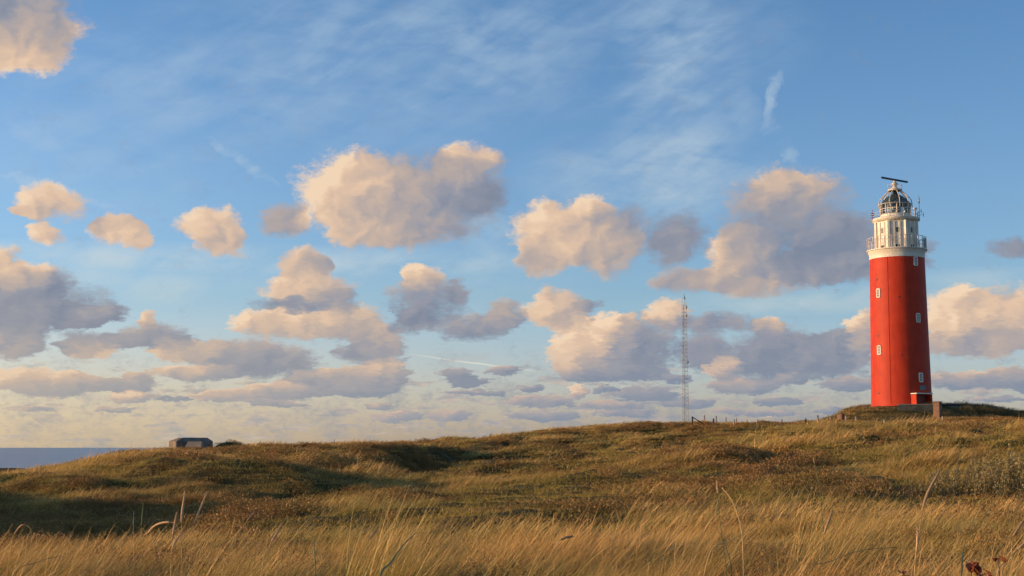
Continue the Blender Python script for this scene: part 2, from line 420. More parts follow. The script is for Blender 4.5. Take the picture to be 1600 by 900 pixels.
# photo height (pixel row) of the bare ground along each column at each distance; the dune left of view is added for its shade
TP = {
 10: [990, 985, 982, 980, 978, 975, 972, 972, 975, 978, 975, 970, 962, 955, 950, 950],
 16: [860, 865, 872, 880, 882, 876, 866, 866, 872, 872, 866, 858, 852, 846, 842, 838],
 24: [700, 720, 815, 868, 868, 860, 846, 832, 822, 818, 814, 806, 796, 788, 784, 780],  # unseen left columns: dune added to throw shade on the left slope
 34: [665, 690, 752, 836, 838, 832, 818, 803, 788, 780, 775, 766, 755, 745, 740, 735],  # same added dune out of view, raised to shadow the hollow
 46: [700, 730, 762, 782, 768, 754, 760, 766, 755, 745, 736, 724, 714, 709, 708, 700],
 60: [705, 728, 745, 757, 748, 742, 746, 756, 744, 731, 718, 704, 693, 690, 694, 690],
 80: [735, 738, 745, 744, 730, 719, 712, 727, 762, 744, 718, 694, 686, 688, 693, 694],
 100: [748, 746, 746, 744, 730, 712, 703, 709, 740, 738, 714, 692, 683, 685, 691, 692],
 130: [755, 752, 754, 752, 735, 714, 708, 703, 718, 724, 716, 698, 687, 689, 694, 696],
 165: [770, 765, 764, 760, 733, 711, 708, 707, 708, 706, 702, 684, 678, 679, 681, 690],
 200: [790, 780, 768, 762, 745, 706, 706, 697, 684, 673, 665, 662, 656, 658, 665, 680],
 240: [850, 830, 795, 738, 752, 754, 738, 716, 700, 685, 673, 667, 660, 660, 668, 680],
 310: [800, 790, 780, 775, 765, 755, 745, 730, 715, 700, 690, 686, 684, 684, 686, 690],
 450: [748, 745, 742, 740, 738, 735, 728, 718, 708, 700, 696, 694, 692, 692, 692, 692],
}
TH = np.zeros((len(TY), len(TX)))
for i, Y in enumerate(TY):
    if Y == 3: TH[i] = -1.50
    elif Y == 6: TH[i] = -1.42
    else:
        TH[i] = [ray(800, p)[1] * Y for p in TP[Y]]
TT = np.array([ray(x, 700)[0] for x in TX])
LY = np.log(np.array(TY, float))
def hermite(X, F, x):
    """monotone cubic along axis 0 of F at scattered x (x same length as F columns when 2D)"""
    i = np.clip(np.searchsorted(X, x) - 1, 0, len(X) - 2)
    return i, np.clip((x - X[i]) / (X[i + 1] - X[i]), 0, 1)
def slopes(X, F):
    d = np.diff(F, axis=0) / np.diff(X).reshape(-1, *([1] * (F.ndim - 1)))
    m = np.zeros_like(F)
    m[1:-1] = np.where(d[:-1] * d[1:] > 0, 2 * d[:-1] * d[1:] / (d[:-1] + d[1:] + 1e-12), 0.0)
    m[0], m[-1] = d[0], d[-1]
    return m
def table(F, t, Y):
    """smooth lookup in a (distance x column) table"""
    F = np.asarray(F, float)
    my = slopes(LY, F); mx = slopes(TT, F.T).T; mxy = slopes(TT, my.T).T
    j, v = hermite(LY, F, np.log(np.clip(Y, TY[0], TY[-1])))
    i, u = hermite(TT, F, np.clip(t, TT[0], TT[-1]))
    dy, dx = (LY[j + 1] - LY[j]), (TT[i + 1] - TT[i])
    def hb(s): return 2*s**3-3*s**2+1, s**3-2*s**2+s, -2*s**3+3*s**2, s**3-s**2
    a0, a1, a2, a3 = hb(u); b0, b1, b2, b3 = hb(v)
    def row(G, Gx, jj): return a0*G[jj, i] + a1*dx*Gx[jj, i] + a2*G[jj, i+1] + a3*dx*Gx[jj, i+1]
    return b0*row(F, mx, j) + b1*dy*row(my, mxy, j) + b2*row(F, mx, j+1) + b3*dy*row(my, mxy, j+1)

LH = at(1409, 640, 214.0)                  # foot of the tower
GZ = at(1409, 632.5, 214.0).z - CZ           # top of its mound
SK = [(-1400, 752), (-600, 748), (0, 737), (50, 733), (100, 722), (150, 714), (180, 709), (230, 703), (260, 701), (330, 699), (385, 695), (450, 696), (520, 697), (580, 691), (640, 690), (700, 685), (740, 683), (800, 674), (850, 669), (900, 665), (1000, 661), (1100, 658), (1200, 660), (1300, 657), (1600, 652), (2200, 655)]
SKX = np.array([a for a, _ in SK], float); SKZ = np.array([ray(800, b)[1] for _, b in SK])
HILLS = [(575, 698, 94, 4.2, 15, 1.5), (735, 722, 85, 5.6, 14, -2.0), (640, 730, 66, 2.6, 6, -.7), (690, 748, 55, 4.0, 2.6, .50), (820, 738, 58, 4.0, 2.6, .55), (80, 725, 135, 7, 10, .6), (40, 770, 56, 3, 5, .6), (230, 745, 62, 3, 5, .75), (150, 800, 38, 1.4, 2.6, .45), (330, 790, 38, 1.4, 2.6, .45), (250, 775, 46, 1.8, 3, .4), (60, 800, 42, 1.6, 3, .4), (835, 765, 50, 1.7, 3.0, -.55), (945, 770, 45, 1.5, 2.5, -.35), (800, 757, 47, 1.2, 2.0, .22), (700, 772, 42, 1.6, 2.6, -.25),
         (885, 730, 82, 4.5, 9, -1.2), (1010, 712, 96, 6, 9, -1.3), (1130, 698, 112, 7, 10, -.9), (960, 722, 66, 4.5, 4, .6), (1120, 700, 82, 6, 5, .65), (380, 780, 44, 2.0, 3.0, .55), (480, 745, 60, 2.5, 5, .6), (290, 725, 120, 3.5, 9, -.8), (420, 720, 118, 3.5, 8, .6), (930, 712, 128, 6, 9, -.9), (1230, 735, 52, 2.2, 4, -.4), (1320, 725, 56, 1.8, 4, .35), (1060, 765, 36, 1.3, 2.2, -.22), (1380, 810, 21, .9, 1.6, -.18), (1340, 770, 30, 1.0, 2.0, .15)]
def height(x, y):
    """ground height relative to the eye"""
    x = np.asarray(x, float); y = np.asarray(y, float)
    Y = np.maximum(y, 3.0)
    t = x / Y
    h = table(TH, t, Y)
    d = np.hypot(x, y)
    # hummocks: bigger further out where the marram tussocks grow
    k = np.clip((d - 6) / 40, 0, 1)
    A = np.clip(0.013 * (d - 9), 0.03, 1.10)
    big = fbm(x / 12.0, y / 15.0, 2, 5) * A * 2.2 + fbm(x / 4.4 + 5, y / 6.5, 2, 15) * A * 1.5
    ridge = 1 - np.abs(fbm(x / 3.2 + 0.2 * y, y / 3.2, 3, 21))
    k2 = np.clip((d - 12) / 70, 0, 1)
    sml = (ridge - 0.72) * (0.08 + 1.05 * k2) + fbm(x / 1.3, y / 1.3, 3, 33) * (0.04 + 0.30 * k)
    h = h + big * 0.8 + sml * 0.9
    for (hx, hy, hY, rx_, ry_, dz) in HILLS:
        c = at(hx, hy, hY); h = h + dz * np.exp(-(((x - c.x) / rx_) ** 2 + ((y - c.y) / ry_) ** 2))
    # nothing but the buildings rises over the crest line
    px_ = np.interp(t, TT, TX)
    cap = np.interp(px_, SKX, SKZ) * Y - 0.34 - 0.0010 * Y + fbm(x / 2.3, y / 9.0, 2, 61) * 0.32 + fbm(x / 6.5, y / 20.0, 2, 62) * 0.45
    on = np.clip((Y - 50) / 20, 0, 1)
    e_ = 0.12 + 0.0008 * Y
    soft = cap - e_ * np.log1p(np.exp(np.clip((cap - h) / e_, -40, 40)))
    h = h * (1 - on) + np.where(h > cap - 6 * e_, soft, h) * on
    # mound the tower stands on
    dx, dy = x - LH.x, y - LH.y
    a = np.maximum(np.hypot(np.where(dx < 0, dx / 8.6, dx / 27.0), np.where(dy < 0, dy / 9.0, dy / 26.0)), 0)
    w = 1 / (1 + np.exp((a - 0.92) * 7.0))
    top = GZ - 0.1 + fbm(x / 2.5, y / 2.5, 3, 50) * 0.35 - np.clip(dx - 6, 0, 30) * 0.075 + fbm(x / 4.0 + 3, y / 5.0, 2, 52) * 0.5 * np.clip(dx / 6 - .6, 0, 1)
    flat = np.clip(1.35 - np.hypot(dx, dy) / 5.5, 0, 1)
    top = top * (1 - flat) + (GZ - 0.12) * flat
    h = h * (1 - w) + np.maximum(top, h) * w
    # level ground under the bunker
    c = at(296, 704, 186.0)
    g = np.exp(-((np.hypot((x - c.x) / 5.0, (y - c.y + 4) / 11.0)) ** 4))
    h = h * (1 - g) + (c.z - CZ) * g
    # hummock right of the bunker
    c = at(357, 690, 190.0)
    g = np.exp(-(((x - c.x) / 2.0) ** 2 + ((y - c.y) / 3.0) ** 2))
    h = h + g * 1.5
    # small dark dune far left
    c = at(5, 735, 262.0)
    g = np.exp(-(((x - c.x) / 6.5) ** 4 + ((y - c.y) / 9) ** 2))
    h = h * (1 - g) + (at(5, 731, 262.0).z - CZ) * g
    # towards the sea and the far land
    far = np.clip((y - 330) / 500, 0, 1)
    sea = 1 / (1 + np.exp((t + 0.12) * 14))
    h = h + far * (-(18.5) * sea - 6.0 * (1 - sea))
    return h

def view_polar(step, r0, r1, nr, wide=True):
    rr = np.concatenate([[0.0], np.geomspace(r0, r1, nr)])
    fine = np.arange(-31, 31.001, step)
    rest = np.concatenate([np.arange(-180, -31, 3.0), fine, np.arange(34, 180, 3.0)]) if wide else fine
    return rr, np.radians(rest)

rr, aa = view_polar(0.15, 0.6, 520.0, 1050)
far_r = np.geomspace(560, 30000, 26)
rr = np.concatenate([rr, far_r])
RRg, AAg = np.meshgrid(rr, aa, indexing='ij')
X = RRg * np.sin(AAg); Yg = RRg * np.cos(AAg)
Z = height(X, Yg)
coast = 1 / (1 + np.exp(-(X + 0.12 * np.maximum(Yg, 0) - 5 + 40) / 30.0))
lowland = np.where(RRg > 530, np.clip((RRg - 530) / 600, 0, 1), 0)
Z = Z * (1 - lowland) + (-CZ + (-4.0) * (1 - coast) + 3.5 * coast) * lowland
Z = Z + CZ
nr_, na_ = X.shape
V = np.stack([X, Yg, Z], -1).reshape(-1, 3)
ii, jj = np.meshgrid(np.arange(nr_ - 1), np.arange(na_), indexing='ij')
j2 = (jj + 1) % na_
Fq = np.stack([ii * na_ + jj, ii * na_ + j2, (ii + 1) * na_ + j2, (ii + 1) * na_ + jj], -1).reshape(-1, 4)

def ground_mat():
    m, n, b, o = new_mat('dune_ground')
    co = n.new('ShaderNodeTexCoord').outputs['Object']
    big = n.noise(co, 0.12, 5, 0.6)
    mid = n.noise(n.v('ADD', co, (40, 7, 0)), 0.9, 6, 0.62)
    fine = n.noise(n.v('ADD', co, (4, 70, 0)), 7.0, 6, 0.65)
    c = n.ramp(n.m('MULTIPLY_ADD', mid, 0.6, n.m('MULTIPLY', fine, 0.4)), [(0.32, (0.030, 0.026, 0.012)), (0.46, (0.062, 0.055, 0.018)), (0.56, (0.115, 0.088, 0.032)), (0.70, (0.21, 0.15, 0.07))])
    red = n.smooth(n.noise(n.v('ADD', co, (9, 19, 0)), 0.5, 5, 0.6), 0.50, 0.66)
    c = n.mix(n.m('MULTIPLY', red, 0.55), c, (0.115, 0.055, 0.028))
    c = n.mix(n.m('MULTIPLY', n.smooth(big, 0.48, 0.62), 0.5), c, (0.055, 0.060, 0.018))
    n.put(b, 'Base Color', c)
    b.inputs['Roughness'].default_value = 0.95
    b.inputs['Specular IOR Level'].default_value = 0.1
    bp = n.new('ShaderNodeBump'); bp.inputs['Strength'].default_value = 0.9; bp.inputs['Distance'].default_value = 0.12
    n.put(bp, 'Height', n.noise(co, 5.0, 8, 0.72)); n.put(b, 'Normal', bp.outputs[0])
    return m
g_me = np_mesh('dunes', V, Fq, ground_mat())
dunes = bpy.data.objects.new('dunes', g_me); COL.objects.link(dunes)
tag(dunes, kind='structure')

# the sea
def sea_mat():
    m, n, b, o = new_mat('sea_water')
    co = n.new('ShaderNodeTexCoord').outputs['Object']
    n.put(b, 'Base Color', n.mix(n.noise(n.v('MULTIPLY', co, (0.004, 0.02, 1)), 1.0, 5, 0.6), (0.16, 0.185, 0.21), (0.20, 0.22, 0.24)))
    b.inputs['Roughness'].default_value = 0.28; b.inputs['Specular IOR Level'].default_value = 0.5
    b.inputs['IOR'].default_value = 1.33
    w1 = n.noise(n.v('MULTIPLY', co, (0.05, 0.10, 1)), 1.0, 9, 0.66)
    w2 = n.noise(n.v('MULTIPLY', co, (0.012, 0.04, 1)), 1.0, 6, 0.6)
    bp = n.new('ShaderNodeBump'); bp.inputs['Strength'].default_value = 1.0; bp.inputs['Distance'].default_value = 1.1
    n.put(bp, 'Height', n.m('ADD', w1, n.m('MULTIPLY', w2, 1.5))); n.put(b, 'Normal', bp.outputs[0])
    return m
sr = np.array([60, 120, 250, 400, 700, 1200, 2500, 5000, 10000, 20000, 40000.0]); sa = np.radians(np.arange(-180, 180, 3.0))
A, B = np.meshgrid(sr, sa, indexing='ij')
V = np.stack([A * np.sin(B), A * np.cos(B), np.zeros_like(A)], -1).reshape(-1, 3)
ii, jj = np.meshgrid(np.arange(len(sr) - 1), np.arange(len(sa)), indexing='ij'); j2 = (jj + 1) % len(sa); k = len(sa)
Fq = np.stack([ii * k + jj, ii * k + j2, (ii + 1) * k + j2, (ii + 1) * k + jj], -1).reshape(-1, 4)
sea = bpy.data.objects.new('sea', np_mesh('sea', V, Fq, sea_mat())); COL.objects.link(sea)
tag(sea, kind='structure')

# ------------------------------------------------------------------ vegetation
def blade_mat(name, dry, green, root, transl=0.35, green_amt=0.5, patch=0.25):
    """grass blade: straw to green by blade and by patch of ground, brown towards the root"""
    m = bpy.data.materials.new(name); m.use_nodes = True
    m.node_tree.nodes.clear(); n = NT(m.node_tree)
    def attr(a, typ='GEOMETRY'):
        k = n.new('ShaderNodeAttribute', attribute_type=typ); k.attribute_name = a
        return k.outputs['Fac']
    rnd = attr('rnd'); tip = attr('tipf'); head = attr('head')
    geo = n.new('ShaderNodeNewGeometry').outputs['Position']
    pn = n.noise(geo, patch, 4, 0.6)
    g = n.m('ADD', n.m('MULTIPLY_ADD', n.m('SUBTRACT', pn, 0.5), 2.2, green_amt), n.m('MULTIPLY_ADD', rnd, 0.9, -0.45), clamp=True)
    c = n.mix(g, dry, green)
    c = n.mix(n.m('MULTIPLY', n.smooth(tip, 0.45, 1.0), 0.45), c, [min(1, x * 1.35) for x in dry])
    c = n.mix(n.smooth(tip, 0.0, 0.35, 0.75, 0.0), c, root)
    c = n.mix(head, c, (0.46, 0.31, 0.17))
    r2 = n.new('ShaderNodeObjectInfo').outputs['Random']
    c = n.v('SCALE', c, n.m('MULTIPLY_ADD', r2, 0.5, 0.75))
    d = n.new('ShaderNodeBsdfDiffuse'); t = n.new('ShaderNodeBsdfTranslucent'); gl = n.new('ShaderNodeBsdfGlossy')
    n.put(d, 0, c); n.put(t, 0, c); gl.inputs['Roughness'].default_value = 0.5; n.put(gl, 0, (0.9, 0.9, 0.9))
    mx = n.new('ShaderNodeMixShader'); mx.inputs[0].default_value = transl
    m.node_tree.links.new(d.outputs[0], mx.inputs[1]); m.node_tree.links.new(t.outputs[0], mx.inputs[2])
    m2 = n.new('ShaderNodeMixShader'); m2.inputs[0].default_value = 0.03
    m.node_tree.links.new(mx.outputs[0], m2.inputs[1]); m.node_tree.links.new(gl.outputs[0], m2.inputs[2])
    o = n.new('ShaderNodeOutputMaterial'); m.node_tree.links.new(m2.outputs[0], o.inputs[0])
    return m
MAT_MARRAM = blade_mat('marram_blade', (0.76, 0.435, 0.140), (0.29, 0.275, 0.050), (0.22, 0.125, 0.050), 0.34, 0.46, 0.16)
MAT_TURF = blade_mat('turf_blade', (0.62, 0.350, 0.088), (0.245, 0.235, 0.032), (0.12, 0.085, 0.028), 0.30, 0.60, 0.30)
MAT_HEATH = blade_mat('heath_leaf', (0.330, 0.150, 0.048), (0.170, 0.165, 0.030), (0.045, 0.032, 0.018), 0.20, 0.55, 0.45)
MAT_SCRUB = blade_mat('scrub_leaf', (0.185, 0.135, 0.055), (0.070, 0.075, 0.024), (0.050, 0.036, 0.020), 0.22, 0.60, 0.40)
MAT_WILLOW = blade_mat('willow_leaf', (0.42, 0.31, 0.13), (0.21, 0.195, 0.062), (0.08, 0.055, 0.03), 0.30, 0.5, 0.8)

def strips(rng, n, rad, lmin, lmax, width, segs, lean, spread, bend, heads=0, up=1.0):
    """n tapered curved blades; wind pushes them towards +x"""
    a = rng.uniform(0, 2 * np.pi, n); r = rad * np.sqrt(rng.uniform(0, 1, n))
    base = np.stack([r * np.cos(a), r * np.sin(a), np.full(n, -0.05)], -1)
    L = rng.uniform(lmin, lmax, n)
    az_ = rng.normal(0, 1, n) * spread
    th0 = np.clip(rng.normal(lean, 0.20, n), -0.5, 1.3)
    b = rng.uniform(0.3, 1.0, n) * bend
    head = np.zeros(n)
    if heads:
        head[:heads] = 1; L[:heads] = lmax * rng.uniform(1.0, 1.3, heads); b[:heads] *= 0.35; th0[:heads] *= 0.7
    wd = rng.uniform(0, np.pi, n)
    k = segs + 1
    V = np.zeros((n, k, 2, 3)); T = np.zeros((n, k, 2)); Hd = np.zeros((n, k, 2)); Rn = np.repeat(rng.uniform(0, 1, n), k * 2).reshape(n, k, 2)
    p = base.copy()
    for i in range(k):
        s = i / segs
        th = th0 + b * s ** 1.3
        if i:
            st = (L / segs)[:, None]
            p = p + st * np.stack([np.sin(th) * np.cos(az_), np.sin(th) * np.sin(az_), np.cos(th) * up], -1)
        w = width * (1 - 0.85 * s ** 2) * np.ones(n)
        if heads and segs >= 3:
            w = np.where(head > 0, width * (0.5 if s < 0.6 else (1.7 if s < 0.99 else 0.5)), w)
            Hd[:, i, :] = np.where(head > 0, 1.0 if s >= 0.6 else 0.3, 0)[:, None]
        side = np.stack([np.cos(wd), np.sin(wd), 0 * wd], -1) * w[:, None] / 2
        V[:, i, 0] = p - side; V[:, i, 1] = p + side
        T[:, i, :] = s
    idx = np.arange(n * k * 2).reshape(n, k, 2)
    F = np.stack([idx[:, :-1, 0], idx[:, :-1, 1], idx[:, 1:, 1], idx[:, 1:, 0]], -1).reshape(-1, 4)
    return V.reshape(-1, 3), F, dict(tipf=T.ravel(), rnd=Rn.ravel(), head=Hd.ravel())
def leaves(rng, n, rad, hgt, size, lean=0.2):
    """small leaves through the volume of a low cushion, denser at its skin"""
    u = rng.normal(size=(n, 3)); u /= np.linalg.norm(u, axis=1)[:, None]; u[:, 2] = np.abs(u[:, 2])
    lump = 0.78 + 0.3 * np.sin(u[:, 0] * 4 + rng.uniform(0, 6)) * np.sin(u[:, 1] * 5 + rng.uniform(0, 6))
    q = rng.uniform(0.35, 1.0, n) ** 0.5 * lump
    c = u * q[:, None] * np.array([rad, rad, hgt]); c[:, 0] += lean * c[:, 2]
    d = rng.normal(size=(n, 3)) + u * 1.1 + np.array([0.4, 0, 0.5]); d /= np.linalg.norm(d, axis=1)[:, None]
    e = np.cross(d, rng.normal(size=(n, 3))); e /= np.linalg.norm(e, axis=1)[:, None]
    L = (rng.uniform(0.6, 1.4, n) * size)[:, None]
    V = np.stack([c - d * L * .5, c + e * L * .28, c + d * L * .6, c - e * L * .28], 1).reshape(-1, 3)
    F = np.arange(n * 4).reshape(n, 4)
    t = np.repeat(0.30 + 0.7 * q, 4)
    return V, F, dict(tipf=t, rnd=np.repeat(rng.uniform(0, 1, n), 4), head=np.zeros(n * 4))

def scatter(name, mat, variants, pts, scale, label, cat, extra_rot=0.5, name_src='tuft'):
    """one object of uncountable tufts: points that carry instances of a few tuft meshes"""
    src = bpy.data.collections.new(name + '_source')
    for i, (v, f, at_) in enumerate(variants):
        me = np_mesh('%s_%s_%02d' % (name, name_src, i), v, f, mat, True, at_)
        o = bpy.data.objects.new('%s_%02d' % (name, i), me); src.objects.link(o)
    rng = np.random.default_rng(len(pts))
    me = bpy.data.meshes.new(name)
    me.vertices.add(len(pts)); me.vertices.foreach_set('co', pts.astype(np.float32).ravel())
    ar = me.attributes.new('scl', 'FLOAT', 'POINT'); ar.data.foreach_set('value', scale.astype(np.float32))
    ar = me.attributes.new('rz', 'FLOAT', 'POINT'); ar.data.foreach_set('value', rng.normal(0, extra_rot, len(pts)).astype(np.float32))
    ar = me.attributes.new('pick', 'INT', 'POINT'); ar.data.foreach_set('value', rng.integers(0, len(variants), len(pts)).astype(np.int32))
    me.materials.append(mat)
    ob = bpy.data.objects.new(name, me); COL.objects.link(ob)
    gt = bpy.data.node_groups.new(name, 'GeometryNodeTree')
    gt.interface.new_socket('Geometry', in_out='INPUT', socket_type='NodeSocketGeometry')
    gt.interface.new_socket('Geometry', in_out='OUTPUT', socket_type='NodeSocketGeometry')
    N = gt.nodes; Lk = gt.links
    gi = N.new('NodeGroupInput'); go = N.new('NodeGroupOutput')
    ci = N.new('GeometryNodeCollectionInfo'); ci.inputs[0].default_value = src; ci.inputs[1].default_value = True; ci.inputs[2].default_value = True
    ip = N.new('GeometryNodeInstanceOnPoints'); ip.inputs['Pick Instance'].default_value = True
    def att(a, typ):
        k = N.new('GeometryNodeInputNamedAttribute'); k.data_type = typ; k.inputs[0].default_value = a
        return k.outputs[0]
    cx = N.new('ShaderNodeCombineXYZ')
    Lk.new(att('rz', 'FLOAT'), cx.inputs[2])
    Lk.new(gi.outputs[0], ip.inputs['Points']); Lk.new(ci.outputs[0], ip.inputs['Instance'])
    Lk.new(att('pick', 'INT'), ip.inputs['Instance Index']); Lk.new(cx.outputs[0], ip.inputs['Rotation'])
    Lk.new(att('scl', 'FLOAT'), ip.inputs['Scale'])
    Lk.new(ip.outputs[0], go.inputs[0])
    md = ob.modifiers.new('tufts', 'NODES'); md.node_group = gt
    tag(ob, label, cat, kind='stuff')
    return ob

# cover tables: share of tall marram (M) and of dark low heath (D) along each column at each distance
#       -1400 -600 -250   0  150  300  450  600  750  900 1050 1200 1350 1500 1600 2200
CM = {3: [.8]*16, 6: [.85]*16, 10: [.6]*16, 16: [.6,.6,.55,.45,.45,.5,.5,.6,.55,.5,.48,.45,.5,.6,.6,.6],
 24: [.5,.4,.1,.05,.05,.1,.2,.2,.2,.2,.2,.2,.3,.5,.5,.5],
 34: [.5,.5,.2,.1,.03,.03,.08,.15,.12,.08,.1,.15,.2,.2,.2,.4],
 46: [.5,.5,.8,.9,.8,.5,.15,.6,.85,.2,.08,.12,.2,.15,.2,.3],
 60: [.4,.4,.6,.8,.8,.7,.2,.7,1,1,.4,.1,.1,.1,.15,.3],
 80: [.3,.3,.3,.4,.5,.4,.1,.05,.1,.6,.95,.95,.4,.15,.2,.3],
 100: [.3,.3,.3,.3,.3,.3,.3,.1,.05,.1,.5,1,1,.7,.3,.3],
 130: [.3,.3,.3,.3,.2,.2,.3,.25,.2,.5,.8,.9,.9,.6,.4,.4],
 165: [.3,.3,.3,.3,.4,.1,.2,.3,.3,.9,.9,.8,.8,.4,.3,.4],
 200: [.3,.3,.3,.3,.4,.2,.2,.4,.4,.3,.3,.4,.4,.1,.1,.3],
 240: [.5,.5,.5,.3,.5,.4,.4,.5,.5,.5,.5,.5,.1,.1,.1,.3], 310: [.4]*16, 450: [.4]*16}
CD = {3: [.1]*16, 6: [.03]*16, 10: [.04]*16, 16: [.1,.1,.1,.1,.1,.1,.1,.05,.05,.08,.08,.1,.1,.1,.1,.1],
 24: [.3,.4,.8,.9,.9,.85,.3,.1,.05,.1,.15,.2,.2,.2,.2,.3],
 34: [.3,.3,.7,.95,1,1,.7,.15,.05,.12,.2,.15,.08,.1,.2,.3],
 46: [.2,.2,.1,.1,.2,.4,.5,.1,.05,.05,.1,.1,.15,.2,.3,.3],
 60: [.2,.2,.1,.1,.2,.4,.5,.2,.0,.0,.1,.15,.25,.3,.4,.4],
 80: [.2,.2,.1,.1,.15,.2,.45,.9,.8,.1,.0,.0,.1,.3,.3,.3],  # heath packed into the middle valley, its dark colour standing in for shade
 100: [.2,.2,.2,.3,.4,.5,.3,.9,.9,.4,.1,.0,.0,.0,.2,.2],  # same valley, shade again put in as dark heath
 130: [.2,.2,.2,.3,.5,.5,.4,.5,.5,.3,.1,.1,.0,.1,.2,.2],
 165: [.2,.2,.2,.2,.2,.5,.5,.4,.3,.2,.3,.1,.1,.4,.5,.4],
 200: [.2,.2,.2,.2,.3,.6,.6,.5,.5,.7,.6,.4,.6,.9,.9,.6],
 240: [.2,.2,.2,.8,.3,.4,.4,.4,.3,.3,.3,.3,.9,.9,.9,.6], 310: [.4]*16, 450: [.4]*16}
CMt = np.array([CM[k] for k in TY]); CDt = np.array([CD[k] for k in TY])

rng = np.random.default_rng(7)
BLOCK = []      # (x, y, radius) where nothing should grow, filled by what stands there
for (px, Yb, r) in ((1409, 214, 5.4), (291, 186, 4.2), (1071, 236, 1.0), (1486, 211, 2.0), (1485, 208, 1.6)):
    c = at(px, 690, Yb); BLOCK.append((c.x, c.y, r))
def place(n, r0, r1, half=27.0):
    r = np.sqrt(rng.uniform(r0 * r0, r1 * r1, n)); a = np.radians(rng.uniform(-half, half, n))
    x = r * np.sin(a); y = r * np.cos(a)
    z = height(x, y) + CZ
    ok = z > 0.6
    for bx, by, br in BLOCK: ok &= np.hypot(x - bx, y - by) > br
    return x[ok], y[ok], z[ok]
TIERS = [  # r0, r1, points, tuft radius, blade width, segments, size of heath leaf
 (2.5, 9.0, 3000, .17, .0040, 5, .012), (9.0, 20.0, 7500, .24, .0060, 5, .016), (20.0, 48.0, 17000, .36, .011, 3, .024), (48.0, 112.0, 32000, .62, .024, 3, .038), (112.0, 262.0, 42000, .95, .050, 2, .075)]
SETS = {'marram': [], 'turf': [], 'heath': [], 'scrub': []}
for ti, (r0, r1, npts, rad, wd, sg, lf) in enumerate(TIERS):
    x, y, z = place(npts, r0, r1)
    t = x / np.maximum(y, 3.0)
    M = table(CMt, t, np.maximum(y, 3.0)); D = table(CDt, t, np.maximum(y, 3.0))
    sc0 = 1.0 + r1 / 60.0
    nz = fbm(x / 1.7 / sc0, y / 2.2 / sc0, 3, 71) * 1.3; nz2 = fbm(x / 2.6 / sc0, y / 3.4 / sc0, 3, 91)
    M = np.clip(M + nz * 4 * M * (1.12 - M) * 1.1, 0, 1); D = np.clip(D + nz2 * 1.1, 0, 1)
    st_ = 0.35 + r1 * 0.004
    sl = (height(x + st_, y) - height(x - st_, y)) / (2 * st_)
    M = np.clip(M + np.clip(sl * 2.4, -.5, .4), 0, 1); D = np.clip(D - np.clip(sl * 2.2, -.45 if r0 > 50 else -.15, .4), 0, 1)  # light and shade put into plant colour: gold sunward, dark heath on lee slopes
    mound = np.hypot((x - LH.x) / 24, (y - LH.y) / 22) < 1
    u = rng.uniform(0, 1, len(x)); w = rng.uniform(0, 1, len(x))
    isM = u < np.clip(M * 1.5 - .35, 0, 1) * 0.8 * np.where(mound, .45, 1)
    isD = (~isM) & (w < D)
    isT = ~(isM | isD)
    P = np.stack([x, y, z], -1)
    SETS['marram'].append((ti, P[isM], rng.uniform(0.7, 1.2, isM.sum()) * (0.38 + 1.25 * np.clip(nz[isM] + .35, 0, 1)) * (1 + .45 * np.clip(fbm(x[isM] / 1.4, y[isM] / 1.8, 2, 131) * 2, -.8, 1) * (ti < 2))))
    SETS['turf'].append((ti, P[isT | isM], rng.uniform(0.7, 1.3, (isT | isM).sum())))
    SETS['heath'].append((ti, P[isD & ~mound], rng.uniform(0.6, 1.5, (isD & ~mound).sum())))
    SETS['scrub'].append((ti, P[isD & mound], rng.uniform(0.8, 1.7, (isD & mound).sum())))
DIST = ['nearest the camera', 'in the foreground', 'on the near slopes', 'on the middle ridges', 'on the far dune crests']
for kind, mat, lab, cat in (('marram', MAT_MARRAM, 'tall straw gold marram grass bent by the wind %s', 'grass'),
                       ('turf', MAT_TURF, 'short olive and brown turf between the tussocks %s', 'turf'),
                       ('heath', MAT_HEATH, 'dark low heather and moss cushions %s', 'heather'),
                       ('scrub', MAT_SCRUB, 'dark green scrub on the mound round the lighthouse %s', 'scrub')):
    nm = {'marram': 'marram_grass', 'turf': 'dune_turf', 'heath': 'low_heather', 'scrub': 'mound_scrub'}[kind]
    for ti, P, sc in SETS[kind]:
        if len(P) < 5: continue
        r0, r1, npts, rad, wd, sg, lf = TIERS[ti]
        g = np.random.default_rng(100 + ti)
        if kind == 'marram':
            nb = (46, 46, 54, 60, 52)[ti]
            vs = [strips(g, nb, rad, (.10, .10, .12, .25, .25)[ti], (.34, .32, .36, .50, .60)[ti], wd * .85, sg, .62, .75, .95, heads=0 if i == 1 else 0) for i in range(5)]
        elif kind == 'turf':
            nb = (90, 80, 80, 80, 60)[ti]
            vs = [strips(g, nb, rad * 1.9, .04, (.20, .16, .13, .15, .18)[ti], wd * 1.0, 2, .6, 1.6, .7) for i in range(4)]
        elif kind == 'heath':
            nb = (500, 460, 480, 560, 360)[ti]
            vs = [leaves(g, nb, rad * (1.25 if ti < 3 else 1.05), (.18, .18, .20, .30, .42)[ti], lf) for i in range(4)]
        else:
            vs = [leaves(g, 260, rad * 1.2, .50, lf * .9) for i in range(4)]
        scatter(nm, mat, vs, P, sc, lab % DIST[ti], cat, 0.45 if kind == 'marram' else 3.0)

